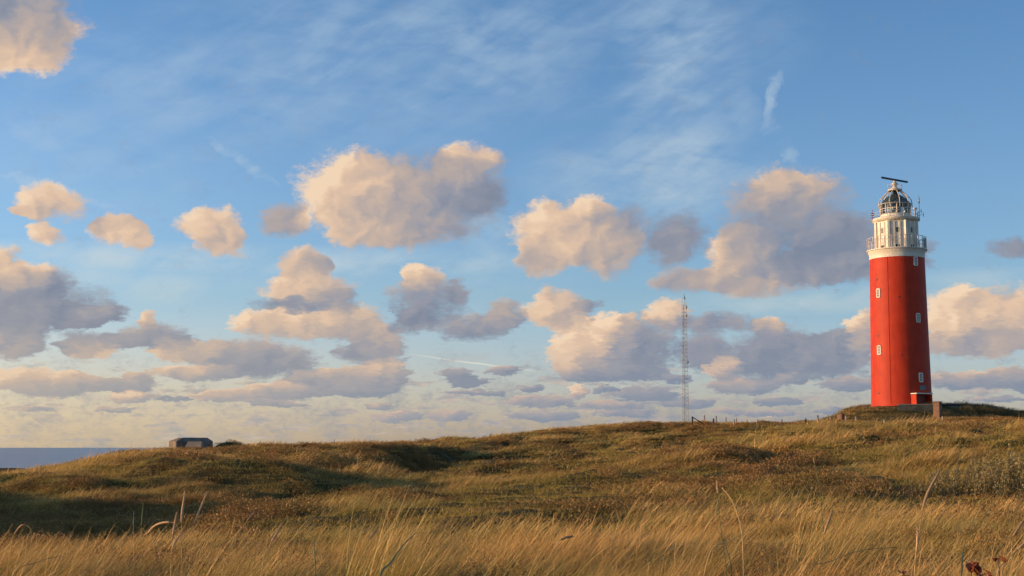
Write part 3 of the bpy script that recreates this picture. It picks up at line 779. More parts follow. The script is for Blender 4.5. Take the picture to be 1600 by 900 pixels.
# ------------------------------------------------------------------ materials of built things
RED = worn('red_paint', (0.55, 0.046, 0.014), (0.46, 0.037, 0.012), 0.5, 0.6, 0.22, 0.15, 6.0, streak=0.30)
RED_DARK = worn('red_door_paint', (0.30, 0.035, 0.018), (0.24, 0.03, 0.018), 1.2, 0.45, 0.4)
WHITE = worn('white_paint', (0.80, 0.735, 0.60), (0.70, 0.62, 0.48), 0.8, 0.5, 0.35, 0.1, 10.0, streak=0.22)
IRON = worn('white_iron', (0.72, 0.64, 0.50), (0.50, 0.42, 0.32), 2.5, 0.45, 0.4)
GREY_METAL = worn('grey_metal', (0.28, 0.28, 0.28), (0.20, 0.19, 0.18), 2.0, 0.45, 0.5, metal=0.4)
DARK_METAL = worn('dark_metal', (0.035, 0.04, 0.045), (0.06, 0.06, 0.06), 2.0, 0.5, 0.4)
COPPER = worn('dark_roof_metal', (0.07, 0.12, 0.11), (0.05, 0.07, 0.07), 1.2, 0.45, 0.5, metal=0.3)
RUST = worn('rusty_red_metal', (0.33, 0.06, 0.04), (0.24, 0.07, 0.04), 3.0, 0.6, 0.3)
CONCRETE = worn('concrete', (0.27, 0.205, 0.15), (0.13, 0.105, 0.08), 0.9, 0.9, 0.15, 0.6, 5.0, streak=0.3)
CONCRETE_PALE = worn('pale_concrete', (0.27, 0.215, 0.16), (0.26, 0.22, 0.18), 1.2, 0.9, 0.15, 0.4, 6.0, streak=0.2)
WALL_GREY = worn('grey_wall_concrete', (0.11, 0.115, 0.10), (0.06, 0.066, 0.052), 1.3, 0.9, 0.15, 0.4, 6.0, streak=0.4)
WOOD = worn('weathered_wood', (0.46, 0.36, 0.25), (0.30, 0.22, 0.15), 4.0, 0.85, 0.15, 0.5, 30.0, streak=0.4)
WOOD_DARK = worn('dark_wood', (0.09, 0.065, 0.045), (0.06, 0.045, 0.03), 4.0, 0.85, 0.15)
def glass_mat(name, tint=(0.05, 0.07, 0.075), rough=0.08):
    m, n, b, o = new_mat(name)
    n.put(b, 'Base Color', tint); b.inputs['Roughness'].default_value = rough
    b.inputs['Specular IOR Level'].default_value = 0.6
    return m
PANE = glass_mat('window_glass', (0.10, 0.12, 0.12), 0.15)
def clear_glass():
    m = bpy.data.materials.new('lantern_glass'); m.use_nodes = True
    m.node_tree.nodes.clear(); n = NT(m.node_tree)
    t = n.new('ShaderNodeBsdfTransparent'); g = n.new('ShaderNodeBsdfGlossy'); g.inputs['Roughness'].default_value = 0.05
    n.put(t, 0, (0.86, 0.90, 0.89))
    fr = n.new('ShaderNodeFresnel'); fr.inputs[0].default_value = 1.5
    mx = n.new('ShaderNodeMixShader'); n.put(mx, 0, n.m('ADD', fr.outputs[0], 0.03))
    m.node_tree.links.new(t.outputs[0], mx.inputs[1]); m.node_tree.links.new(g.outputs[0], mx.inputs[2])
    o = n.new('ShaderNodeOutputMaterial'); m.node_tree.links.new(mx.outputs[0], o.inputs[0])
    return m
LGLASS = clear_glass()
def brick_mat(name, c1, c2, mortar, scale):
    m, n, b, o = new_mat(name)
    co = n.new('ShaderNodeTexCoord').outputs['Object']
    x, y, z = n.sep(co)
    bt = n.new('ShaderNodeTexBrick')
    n.put(bt, 'Vector', n.xyz(n.m('ADD', x, y), z, 0.0))
    n.put(bt, 'Color1', c1); n.put(bt, 'Color2', c2); n.put(bt, 'Mortar', mortar)
    bt.inputs['Scale'].default_value = scale; bt.inputs['Mortar Size'].default_value = 0.012
    bt.inputs['Brick Width'].default_value = 0.22; bt.inputs['Row Height'].default_value = 0.075
    f = n.smooth(n.noise(co, 1.8, 5, 0.65), 0.42, 0.66)
    n.put(b, 'Base Color', n.mix(n.m('MULTIPLY', f, 0.5), bt.outputs[0], [x_ * 0.45 for x_ in c1]))
    b.inputs['Roughness'].default_value = 0.9; b.inputs['Specular IOR Level'].default_value = 0.15
    bp = n.new('ShaderNodeBump'); bp.inputs['Strength'].default_value = 0.6; bp.inputs['Distance'].default_value = 0.01
    n.put(bp, 'Height', n.m('SUBTRACT', 1.0, bt.outputs[1])); n.put(b, 'Normal', bp.outputs[0])
    return m
BRICK = brick_mat('old_brick', (0.33, 0.15, 0.075), (0.27, 0.13, 0.07), (0.28, 0.22, 0.17), 1.0)

# ------------------------------------------------------------------ lighthouse
D_T = 214.0
TOWER_AZ = math.atan2(LH.x, LH.y)                       # bearing of the tower from the camera
lh = empty('lighthouse', (LH.x, LH.y, CZ + GZ - 0.4))
tag(lh, 'tall red lighthouse with a white gallery and a domed lantern on the grassy mound', 'lighthouse')
z0 = lh.location.z
def zy(py, dr=0.0):
    """height above the tower foot of a photo row, on the tower axis (dr metres nearer)"""
    return at(1405, py, D_T - dr).z - z0
def azd(deg):
    """horizontal direction at deg to the right of the line back to the camera"""
    a = -TOWER_AZ                                        # camera lies at bearing 180+az
    f = Vector((-math.sin(TOWER_AZ), -math.cos(TOWER_AZ), 0)); r = Vector((math.cos(TOWER_AZ), -math.sin(TOWER_AZ), 0))
    return f * math.cos(R(deg)) + r * math.sin(R(deg))
R_BASE, R_TOP = 4.53, 4.12
Z_RED = zy(400, R_TOP)
Z_DECK = zy(386, 4.3)
def rad_at(z): return R_BASE + (R_TOP - R_BASE) * min(1, max(0.0, z) / Z_RED) ** 0.9
prof = [(rad_at(z) + (0.12 if z < 0.4 else 0), z) for z in [-1.5, 0.0, 0.41, 1.0, 2.5, 5, 8, 11, 14, 17, 20, Z_RED]]
MB().lathe(prof, 96).build('tower', RED, lh, True)
# white collar that flares out under the gallery
hc = Z_DECK - Z_RED
MB().lathe([(R_TOP + .03, Z_RED + .003), (R_TOP + .04, Z_RED + hc * .35), (R_TOP + .10, Z_RED + hc * .62), (R_TOP + .24, Z_RED + hc * .8), (R_TOP + .27, Z_RED + hc * .98), (R_TOP + .27, Z_DECK - .10)], 96).build('collar', WHITE, lh, True)
deck = MB().lathe([(R_TOP + .27, Z_DECK - .097), (R_TOP + .44, Z_DECK - .095), (R_TOP + .44, Z_DECK + .05), (R_TOP + .1, Z_DECK + .055)], 96).build('gallery_deck', WHITE, lh)
rl = MB(); rr_g = R_TOP + .30; H_R = zy(367, 4.4) - Z_DECK
NP = 26
for k in range(NP):
    d = azd(360 * k / NP + 4)
    p = d * rr_g
    rl.box((p.x, p.y, Z_DECK + H_R / 2 + .05), (.085, .085, H_R), rz=math.atan2(d.y, d.x))
def ring(mb, r, z, t, n=72):
    mb.tube([(r * math.cos(a), r * math.sin(a), z) for a in np.linspace(0, 2 * math.pi, n)], t, 5, cap=False)
for q, t in ((1.0, .045), (.66, .022), (.33, .022)): ring(rl, rr_g, Z_DECK + .05 + H_R * q, t)
rl.build('railing', IRON, lh)
# pale screens fixed to the railing on the shaded side
sc_ = MB()
for k in (4.1, 5.1, 6.1, 7.1):
    a0, a1 = azd(360 * k / NP + 4 + 1), azd(360 * (k + 1) / NP + 2)
    q = [a0 * (rr_g - .07), a1 * (rr_g - .07), a1 * (rr_g - .09), a0 * (rr_g - .09)]
    sc_.prism([(v.x, v.y) for v in q], Z_DECK + .15, Z_DECK + H_R * .93)
sc_.build('wind_screen', worn('pale_green_screen', (0.30, 0.42, 0.42), (0.25, 0.36, 0.36), 2.0, 0.3, 0.5), lh)
# octagonal watch room
R_O = 3.30; Z_W = Z_DECK + .055; Z_C = zy(343, 3.4)
oct_deg = [k * 45 + 22.5 + 3 for k in range(8)]
poly = [azd(a) * R_O for a in oct_deg]
wr = MB().prism([(p.x, p.y) for p in poly], Z_W, Z_C + .12).build('watch_room', WHITE, lh)
pil = MB()
for p in poly:
    pil.box((p.x * 1.005, p.y * 1.005, (Z_W + Z_C) / 2), (.34, .34, Z_C - Z_W - .01), rz=math.atan2(p.y, p.x) + R(22.5))
for k in range(8):
    d = azd(oct_deg[k] + 22.5); side = Vector((-d.y, d.x, 0)); ap = R_O * math.cos(R(22.5))
    for off in ((-.42, .42) if k % 2 else (-.45, .45)):
        p = d * (ap + .05) + side * off
        pil.box((p.x, p.y, (Z_W + Z_C) / 2 - .05), (.12, .17, Z_C - Z_W - .15), rz=math.atan2(d.y, d.x))
pil.build('pilaster', WHITE, lh)
ap = R_O * math.cos(R(22.5))
for k in range(8):
    d = azd(oct_deg[k] + 22.5)
    rot = math.atan2(d.y, d.x); zc = Z_W + (Z_C - Z_W) * .66
    p = d * (ap + .02)
    w = MB(); s2 = Vector((-d.y, d.x, 0))
    for sx in (-1, 1):
        q = p + s2 * (.20 * sx); w.box((q.x, q.y, zc), (.09, .07, .86), rz=rot)
    for sz in (-1, 1): w.box((p.x, p.y, zc + .43 * sz), (.092, .46, .07), rz=rot)
    f = w.build('window', WHITE, lh)
    MB().box((p.x, p.y, zc), (.05, .34, .80), rz=rot).build('pane', DARK_METAL, f)
    if k in (5, 6, 7, 0):
        v = MB(); z_ = Z_W + .42
        for off in (-.24, .24):
            q = d * (ap + .015) + s2 * off
            v.box((q.x, q.y, z_), (.06, .40 if k == 7 else .44, .36), rz=rot)
        v.build('vent', DARK_METAL, lh)
# cornice and upper balcony
Z_B = zy(337, 3.4)
MB().lathe([(3.18, Z_C + .02), (3.36, Z_C + .10), (3.52, Z_C + .28), (3.58, Z_C + .42), (3.58, Z_B), (3.42, Z_B + .04), (2.2, Z_B + .06)], 72).build('cornice', WHITE, lh, True)
ur = MB(); H_U = .95
for k in range(18):
    d = azd(20 * k); p = d * 3.42
    ur.tube([(p.x, p.y, Z_B), (p.x, p.y, Z_B + H_U)], .030, 5)
for q, t in ((1, .035), (.5, .022)): ring(ur, 3.42, Z_B + H_U * q, t)
ur.build('railing', IRON, lh)
# lantern: plinth, glazed drum, dark inner roof, cage of white ribs
Z_L = Z_B + .05; Z_G0 = Z_L + .55; Z_G1 = zy(316, 2.3); R_L = 2.28
MB().lathe([(R_L + .05, Z_L), (R_L + .05, Z_G0), (R_L - .1, Z_G0 + .02)], 48).build('lantern_plinth', WHITE, lh, True)
MB().lathe([(R_L - .12, Z_G0 + .02), (R_L - .12, Z_G1)], 48, cap=False).build('lantern_glass', LGLASS, lh, True)
mul = MB(); NB = 16
for k in range(NB):
    d = azd(360 / NB * k + 6); p = d * (R_L - .03)
    mul.tube([(p.x, p.y, Z_G0), (p.x, p.y, Z_G1)], .065 if k % 2 else .10, 6)
for z in (Z_G0 + .05, (Z_G0 + Z_G1) / 2 + .1, Z_G1): ring(mul, R_L - .03, z, .075)
mul.build('mullion', IRON, lh)
Z_P = zy(296, 1.0)
MB().lathe([(.30, Z_G0 - .3), (.55, Z_G0 + .2), (.80, Z_G0 + .7), (.85, Z_G0 + 1.2), (.70, Z_G0 + 1.7), (.35, Z_G0 + 2.0)], 24).build('lens', glass_mat('lens_glass', (0.16, 0.19, 0.15), 0.12), lh, True)
MB().lathe([(R_L - .10, Z_G1 + .02), (R_L + .02, Z_G1 + .06), (R_L - .05, Z_G1 + .22), (R_L * .80, Z_G1 + .75), (R_L * .50, Z_G1 + 1.30), (R_L * .22, Z_G1 + 1.62), (.25, Z_P - .1)], 32).build('lantern_roof', COPPER, lh, False)
cage = MB()
for k in range(10):
    d = azd(36 * k + 16)
    pts = [(R_L + .22, Z_G1 - .55), (R_L + .22, Z_G1 + .1), (R_L + .10, Z_G1 + .70), (R_L * .82, Z_G1 + 1.35), (R_L * .55, Z_G1 + 1.90), (.85, Z_P)]
    cage.tube([(d.x * r, d.y * r, z) for r, z in pts], .075, 6)
ring(cage, R_L + .20, Z_G1 - .02, .06); 
cage.build('roof_cage', IRON, lh, 'all')
# platform, pedestal and the radar bar
MB().lathe([(.80, Z_P - .12), (1.10, Z_P - .05), (1.12, Z_P + .16), (.5, Z_P + .20)], 32).build('top_platform', IRON, lh, True)
tp = MB()
for k in range(8):
    d = azd(45 * k + 10) * 1.08
    tp.tube([(d.x, d.y, Z_P + .1), (d.x, d.y, Z_P + .85)], .025, 5)
ring(tp, 1.08, Z_P + .84, .022, 32)
tp.build('platform_rail', IRON, lh)
Z_R = at(1397, 280, D_T - 1).z - z0
ra = MB().lathe([(.52, Z_P + .19), (.42, Z_P + .45), (.28, Z_P + .70), (.30, Z_R - .85), (.46, Z_R - .70), (.46, Z_R - .42), (.22, Z_R - .30), (.16, Z_R - .05)], 20).build('radar_pedestal', IRON, lh, True)
bar_dir = Vector((math.cos(TOWER_AZ), -math.sin(TOWER_AZ), 0)) * 3.9 + Vector((math.sin(TOWER_AZ), math.cos(TOWER_AZ), 0)) * 5.0
rz_bar = math.atan2(bar_dir.y, bar_dir.x)
rb = MB().box((0, 0, Z_R + .10), (6.4, .26, .30), rz=rz_bar, bev=.08)
rb.build('radar_bar', DARK_METAL, ra)
# aerials on the upper balcony
am = MB(); d = azd(78) * 3.62; px_, py_ = d.x, d.y
am.tube([(px_, py_, Z_B - .6), (px_, py_, Z_B + 3.5)], [.05, .03], 5)
am.tube([(px_, py_, Z_B + 2.2), (px_, py_, Z_B + 2.9)], .10, 6)
for q, (dx, dy) in ((.4, (.55, -.15)), (.75, (-.5, .3)), (.25, (-.45, -.4)), (1.0, (.35, .2))):
    am.tube([(px_, py_, Z_B + q), (px_ + dx, py_ + dy, Z_B + q)], .03, 5)
    am.tube([(px_ + dx, py_ + dy, Z_B + q - .28), (px_ + dx, py_ + dy, Z_B + q + .34)], .05, 6)
am.build('aerial', GREY_METAL, lh)
cam_b = MB(); d = azd(58) * 3.35
cam_b.tube([(d.x, d.y, Z_B), (d.x, d.y, Z_B + 1.1)], .05, 6).box((d.x + .1, d.y - .1, Z_B + 1.25), (.55, .34, .30), bev=.05)
cam_b.build('camera_housing', IRON, lh)
ar_ = MB(); d = azd(-72) * 3.62
ar_.tube([(d.x, d.y, Z_B - .3), (d.x, d.y, Z_B + 1.5)], .035, 5)
for q in (.2, .55, .9): ar_.tube([(d.x - .32, d.y - .1, Z_B + q), (d.x + .32, d.y + .1, Z_B + q)], .05, 5)
ar_.build('red_aerial', RUST, lh)
# windows of the shaft
def shaft_window(py, deg, w=.62, h=1.28):
    z = zy(py, 3.5); r = rad_at(z); d = azd(deg); rot = math.atan2(d.y, d.x)
    M = Matrix.Translation(d * (r + .02) + Vector((0, 0, z))) @ Matrix.Rotation(rot, 4, 'Z')
    b_ = MB()
    def bx(y, zz, sy, sz, sx=.14): b_.box(M @ Vector((0, y, zz)), (sx, sy, sz), rz=rot, bev=.02)
    bx(-w / 2, 0, .17, h); bx(w / 2, 0, .17, h)
    bx(0, h / 2, w * .96, .16, .139); bx(0, -h / 2, w * 1.1, .16, .18)
    f = b_.build('window', WHITE, lh)
    g = MB()
    g.box(M @ Vector((-.02, 0, 0)), (.06, w - .1, h - .1), rz=rot).build('pane', PANE, f)
    g = MB()
    g.box(M @ Vector((.02, 0, 0)), (.05, .06, h - .12), rz=rot)
    for q in (-.2, .2): g.box(M @ Vector((.021, 0, q)), (.05, w - .12, .05), rz=rot)
    g.build('glazing_bar', WHITE, f)
for py, dg in ((456.5, -43.5), (546, -44), (408.5, 41), (497, 41), (590, 41)): shaft_window(py, dg)

for py, px in ((434, 1374), (464, 1406.5), (523, 1375), (555, 1409.5), (614, 1376)):
    z = zy(py, 4); r = rad_at(z)
    dg = math.degrees(math.asin(max(-1, min(1, (px - (1404 + (py - 400) * .021)) / (r * 10.05))))); d = azd(dg)
    p = d * r; hb = MB(); hb.box((p.x, p.y, z), (.12, .20, .24), rz=math.atan2(d.y, d.x))
    hb.build('wall_hole', DARK_METAL, lh)  # dark block stands in for the shade inside a small hole
d = azd(-20)
MB().tube([(d.x * (rad_at(z) + .02), d.y * (rad_at(z) + .02), z) for z in (0.4, 5, 10, 15, 20, Z_RED - .05)], .028, 5).build('shaft_seam', RED, lh)  # thin tube added to draw the vertical seam of the shaft
# sign plate over the door, porch with a flat white roof
def on_shaft(py, deg, off): 
    z = zy(py, 3.5); r = rad_at(z) + off; d = azd(deg); return d * r + Vector((0, 0, z)), math.atan2(d.y, d.x)
p, rot = on_shaft(606, 44, .05)
MB().box(p, (.10, 1.25, .72), rz=rot, bev=.02).build('plaque', worn('slate_grey_plate', (0.15, 0.15, 0.15), (0.11, 0.11, 0.12), 3.0, 0.4, 0.4), lh)
pd = azd(37); ps = Vector((-pd.y, pd.x, 0)); rot = math.atan2(pd.y, pd.x)
zr = zy(616, 5.5)
for sx in (-1.35, 1.35):
    q = pd * (R_BASE + .12) + ps * sx
    MB().box((q.x, q.y, zr / 2 - .3), (1.7, .22, zr + .55), rz=rot).build('porch_wall', RED, lh)
q = pd * (R_BASE + .16)
MB().box((q.x, q.y, zr + .13), (1.9, 3.0, .17), rz=rot, bev=.03).build('porch_roof', WHITE, lh)
q = pd * (R_BASE - .02)
dr_ = MB().box((q.x, q.y, zr / 2 - .3), (.14, 2.3, zr + .5), rz=rot).build('door', RED_DARK, lh)
q2 = pd * (R_BASE + .10) + ps * .7
MB().box((q2.x, q2.y, 1.2), (.06, .06, .25), rz=rot).build('handle', GREY_METAL, dr_)

# ------------------------------------------------------------------ what stands on the mound
def ground_z(x, y): return float(height(np.array([x]), np.array([y]))[0]) + CZ
pw0 = at(1403, 632, 207.0); pw1 = at(1459, 633, 206.0)
wm = empty('retaining_wall', ((pw0.x + pw1.x) / 2, (pw0.y + pw1.y) / 2, pw0.z - 2.6))
tag(wm, 'low grey concrete wall with a pale coping at the foot of the red tower', 'wall')
L = (pw1 - pw0).length; rot = math.atan2(pw1.y - pw0.y, pw1.x - pw0.x)
MB().box((0, 0, 1.3), (L, .35, 2.45), rz=rot, bev=.02).build('wall_face', WALL_GREY, wm)
MB().box((0, 0, 2.59), (L + .1, .5, .12), rz=rot, bev=.02).build('coping', CONCRETE_PALE, wm)
def pillar():
    c = at(1465.5, 660, 203.0); top = at(1465.5, 629.5, 203.0).z
    e = empty('brick_pillar', (c.x, c.y, c.z - .3), R(-38))
    tag(e, 'square red brick pillar with a weathered cap, sunlit on its left, at the end of the low wall', 'pillar')
    h = top - c.z + .3
    MB().box((0, 0, h / 2), (.92, .92, h), bev=.015).build('shaft', BRICK, e)
    MB().prism([(-.56, -.56), (.56, -.56), (.56, .56), (-.56, .56)], h + .002, h + .22, [(-.42, -.42), (.42, -.42), (.42, .42), (-.42, .42)]).build('cap', worn('brick_cap', (0.24, 0.13, 0.08), (0.18, 0.11, 0.08), 3, .9, .1), e)
pillar()
c = at(1486, 641, 211.0); top = at(1486, 630.8, 211.0).z
sh = empty('low_shed', (c.x, c.y, c.z - 1.0), R(-6)); hh = top - c.z + 1.0
tag(sh, 'small flat roofed grey shed half sunk in scrub right of the brick pillar', 'shed')
MB().box((0, 0, (hh - .28) / 2), (1.95, 2.0, hh - .28), bev=.01).build('wall', WALL_GREY, sh)
MB().box((0, 0, hh - .135), (2.35, 2.3, .26), bev=.03).build('roof', DARK_METAL, sh)
MB().box((0, -1.0, hh - .52), (1.5, .05, .26)).build('window', PANE, sh)
# small brick stub left of the mound
c = at(1313.5, 654, 209.0)
st = empty('brick_stub', (c.x, c.y, c.z - .35), R(-33))
tag(st, 'small broken brick block with a dark side on the crest just left of the mound', 'brick block')
MB().prism([(-.35, -.55), (.40, -.55), (.40, .55), (-.35, .55)], 0, 1.0, [(-.30, -.50), (.35, -.55), (.38, .50), (-.28, .42)]).build('block', BRICK, st)
MB().box((.0, 0, 1.04), (.62, .95, .07), bev=.02).build('slab', WOOD_DARK, st)

# ------------------------------------------------------------------ bunker on the dune crest to the left
def bunker():
    B = at(291, 698, 186.0)
    e = empty('concrete_bunker', (B.x, B.y, B.z - 1.2), R(0))
    tag(e, 'old squat concrete bunker with sloping roof edges on the dune crest by the sea', 'bunker')
    s = 186.0 / 2180 / math.cos(PITCH) * 1.0
    def X(px): return (px - 291) * s
    zt = (699 - 685) * s + 1.2; ze = (699 - 690.5) * s + 1.2
    # plan: corner towards the camera at px 281
    a = (X(259.5), 1.6); b = (X(281.5), -2.2); c = (X(327), 2.0); d = (X(303), 6.0)
    foot = [a, b, c, d]; cx = sum(p[0] for p in foot) / 4; cyy = sum(p[1] for p in foot) / 4
    MB().prism(foot, 0, ze).build('wall', CONCRETE, e)
    def sc(f, dx=0): return [(cx + dx + (p[0] - cx) * f, cyy + (p[1] - cyy) * f) for p in foot]
    MB().prism(sc(1.0), ze + .003, zt, sc(.66, .25)).build('roof', CONCRETE, e)
    MB().prism([(X(289), -2.7), (X(322), -3.4), (X(324), -1.0), (X(291), -1.6)], .2, (699 - 691) * s + 1.2, [(X(300), -2.3), (X(321), -2.6), (X(321), -1.2), (X(300), -1.6)]).build('side_slab', CONCRETE_PALE, e)
    ap = MB(); q0 = Vector((*b, 0)); q1 = Vector((*c, 0)); u = (q1 - q0).normalized(); m_ = q0 + u * 2.3
    ap.box((m_.x, m_.y, ze - .45), (1.5, .12, .35), rz=math.atan2(u.y, u.x)); ap.build('loophole', DARK_METAL, e)
bunker()

# ------------------------------------------------------------------ lattice mast
def mast():
    Ym = 236.0
    b0 = at(1071.5, 662, Ym); H = at(1071.5, 458.5, Ym).z - b0.z + 1.2
    e = empty('radio_mast', (b0.x, b0.y, b0.z - 1.2), R(24))
    tag(e, 'slender steel lattice radio mast standing behind the dune crest', 'mast')
    w0, w1 = .62, .42; zt = H * .915
    cor = [(1, 0), (-.5, .866), (-.5, -.866)]
    def W(z): return w0 + (w1 - w0) * z / zt
    for cxx, cyy in cor:
        MB().tube([(cxx * W(0), cyy * W(0), 0), (cxx * W(zt), cyy * W(zt), zt), (cxx * .07, cyy * .07, H)], [.036, .032, .022], 6).build('leg', GREY_METAL, e)
    br = MB(); n_ = 34
    for k in range(n_):
        za, zb = zt * k / n_, zt * (k + 1) / n_
        for i in range(3):
            p, q = cor[i], cor[(i + 1) % 3]
            if k % 2: p, q = q, p
            br.tube([(p[0] * W(za), p[1] * W(za), za), (q[0] * W(zb), q[1] * W(zb), zb)], .012, 4)
            br.tube([(p[0] * W(zb), p[1] * W(zb), zb), (q[0] * W(zb), q[1] * W(zb), zb)], .011, 4)
    br.build('bracing', GREY_METAL, e)
    for zz, ofs in ((H - 1.0, .12), (H - 2.6, .5), (H - 4.0, .5), (zt * .53, .62)):
        an = MB()
        an.tube([(ofs, .0, zz), (ofs + .02, 0, zz + .5)], .07, 6)
        an.tube([(ofs * .4, 0, zz + .2), (ofs, 0, zz + .2)], .025, 4)
        an.build('antenna', DARK_METAL, e)
    MB().tube([(-.15, .1, .5), (-.12, .05, zt)], .03, 4).build('cable', DARK_METAL, e)
mast()

# ------------------------------------------------------------------ fence posts along the crest
# photo x, photo y of foot, photo y of top, distance, lean, wording
POSTS = [
 (1100.5, 662, 648.5, 206, 0, 'slim wooden post on the skyline right of the leaning gate rail'),
 (1115, 664, 654, 188, 0, 'short dark post just left of a taller pale post, second group right of the mast'),
 (1118.5, 662, 650, 200, .03, 'taller pale post close behind a short dark post, right of the mast'),
 (1134, 661, 652, 208, 0, 'small pale post stub on the skyline right of the two close posts'),
 (1147, 668, 655, 184, 0, 'stout post below the skyline with a thin one at its shoulder'),
 (1150.5, 664, 654, 200, .02, 'thin post at the right shoulder of a stout post on the slope'),
 (1167, 667, 656, 190, 0, 'faint narrow post between the stout post and the wide sunlit post'),
 (1183.5, 672, 656, 176, .01, 'wide sunlit post standing lowest on the slope, middle of the fence'),
 (1221.5, 671, 655, 176, .02, 'sunlit post with a dark top beside a patch of shade'),
 (1259.5, 668, 654, 178, -.02, 'thick dark topped post left of the small brick block'),
 (1274.5, 664, 656, 188, 0, 'short pale post straight under the lone knob on the skyline'),
 (1278, 656, 649, 212, 0, 'lone brown post top standing on the skyline left of the brick block'),
 (1287, 663, 656, 190, .02, 'short post between the pale stub and the flat headed post'),
 (1298, 664, 652.5, 184, 0, 'flat headed post just left of and below the brick block'),
 (1322, 662, 650, 190, 0, 'leaning grassy post at the left foot of the mound'),
 (1338.5, 668, 651, 176, -.04, 'tall pale post in front of the left end of the mound'),
 (1381.5, 667, 656, 176, .02, 'short pale post below the left edge of the red tower'),
 (1426, 665, 654, 172, -.02, 'pale post in front of the low wall under the tower door'),
 (1472.5, 674, 650.5, 160, .05, 'tallest leaning post right beside the brick pillar'),
 (1520, 669, 656.5, 172, 0, 'sunlit post alone to the right of the brick pillar'),
 (1204, 664, 659, 190, 0, 'half buried post stub between two sunlit posts right of the mast'),
]
def fence_post(i, px, pf, pt_, Y, lean, lab):
    rg = random.Random(i * 7 + 3)
    f = at(px, pf, Y); gz = ground_z(f.x, f.y)
    top = at(px, pt_, Y).z
    h = top - gz + .25
    m = MB(); r = rg.uniform(.10, .125)
    prof = [(r * 1.02, 0), (r, h * .5), (r * .96, h - .05), (r * .78, h), (.01, h + .02)]
    m.lathe(prof, 9)
    for v in m.bm.verts:
        v.co.x += lean * v.co.z + rg.uniform(-.006, .006); v.co.y += rg.uniform(-.006, .006)
    o = m.build('fence_post', WOOD if i not in (1, 9, 11) else WOOD_DARK, None, True)
    o.location = (f.x, f.y, gz - .25)
    tag(o, lab, 'fence post', 'wooden fence posts along the dune crest')
for i, p in enumerate(POSTS): fence_post(i, *p)
# braced end post next to the mast
f = at(1082, 664, 186.0); gz = ground_z(f.x, f.y); h = at(1082, 651, 186.0).z - gz
gp = empty('braced_post', (f.x, f.y, gz - .2))
tag(gp, 'dark end post with a sloping brace rail beside the lattice mast', 'fence post', 'wooden fence posts along the dune crest')
MB().lathe([(.11, 0), (.11, h + .2), (.02, h + .24)], 9).build('post', WOOD_DARK, gp, True)
MB().tube([(.05, 0, h + .12), (1.45, .1, h - .75)], .06, 6).build('brace', WOOD_DARK, gp)

# ------------------------------------------------------------------ single plants of the foreground
HEAD = blade_mat('seed_head', (0.72, 0.46, 0.25), (0.62, 0.40, 0.20), (0.6, 0.38, 0.18), 0.25, 0.1, 3.0)
STEM = blade_mat('dry_stem', (0.70, 0.43, 0.15), (0.50, 0.36, 0.12), (0.50, 0.33, 0.12), 0.15, 0.2, 3.0)
GREEN = blade_mat('green_blade', (0.17, 0.21, 0.07), (0.10, 0.17, 0.06), (0.10, 0.13, 0.04), 0.30, 0.5, 3.0)
BLUEG = blade_mat('grey_green_blade', (0.24, 0.28, 0.14), (0.12, 0.19, 0.15), (0.10, 0.15, 0.08), 0.25, 0.5, 3.0)
LEAFR = blade_mat('withered_leaf', (0.42, 0.13, 0.05), (0.30, 0.09, 0.04), (0.28, 0.08, 0.04), 0.20, 0.4, 6.0)
def smooth_path(pts, n=14):
    P = [Vector(p) for p in pts]; out = []
    P = [P[0] * 2 - P[1]] + P + [P[-1] * 2 - P[-2]]
    m = len(P) - 3
    for i in range(n + 1):
        t = i / n * m; k = min(int(t), m - 1); t -= k
        a, b, c, d = P[k:k + 4]
        out.append(0.5 * ((2 * b) + (c - a) * t + (2 * a - 5 * b + 4 * c - d) * t * t + (3 * b - a - 3 * c + d) * t ** 3))
    return out
def stalk(path, Y, lab, head=0.35, w=.0035, hw=.011, mat=None, hmat=None, ears=True, group=None):
    """path: photo pixels from foot to tip; the foot is run on down into the sand"""
    rg = random.Random(int(path[0][0]))
    P = []
    for i, (px, py) in enumerate(path): P.append(at(px, py, Y + i * .05))
    d = (P[1] - P[0]).normalized() if len(P) > 1 else Vector((0, 0, 1))
    g0 = P[0].copy(); gz = ground_z(g0.x, g0.y) - .03
    if g0.z > gz:
        down = Vector((-(d.x) * .25, 0, -1)).normalized(); L = (g0.z - gz) / -down.z
        P.insert(0, g0 + down * L)
    S = smooth_path(P, 22)
    e = empty('grass_stalk', S[0]); o = e.location.copy()
    tag(e, lab, 'grass stalk', group)
    S = [p - o for p in S]
    n_h = int(len(S) * head); stem = S[:len(S) - n_h + 1] if n_h else S
    MB().tube(stem, [w * (1 - .45 * i / len(stem)) for i in range(len(stem))], 5).build('stem', mat or STEM, e, 'all')
    if n_h:
        hp = S[-n_h:]
        m = MB()
        m.tube(hp, [hw * (.5 + .6 * math.sin(math.pi * min(1, .08 + .92 * i / (len(hp) - 1)))) * .62 + .001 for i in range(len(hp))], 6)
        if ears:
            for k in range(60):
                t = rg.random() * (len(hp) - 1.01); i = int(t); p = hp[i].lerp(hp[i + 1], t - i); u = (hp[i + 1] - hp[i]).normalized()
                q = Vector((rg.gauss(0, 1), rg.gauss(0, 1), rg.gauss(0, .6))); q = (q - u * q.dot(u)).normalized()
                m.tube([p + q * hw * .3, p + q * hw * (.8 + rg.random() * .5) + u * hw * 1.6], [.0016, .0004], 3, cap=False)
        m.build('seed_head', hmat or HEAD, e, 'all')
    return e
stalk([(284, 842), (284, 806), (289.5, 767)], 12.0, 'upright seed stalk, tallest of the stalks against the dark slope at left', .5, hw=.013)
stalk([(299, 840), (305, 815), (323.5, 769)], 12.0, 'seed stalk leaning right beside the tallest upright one at left', .42, hw=.012)
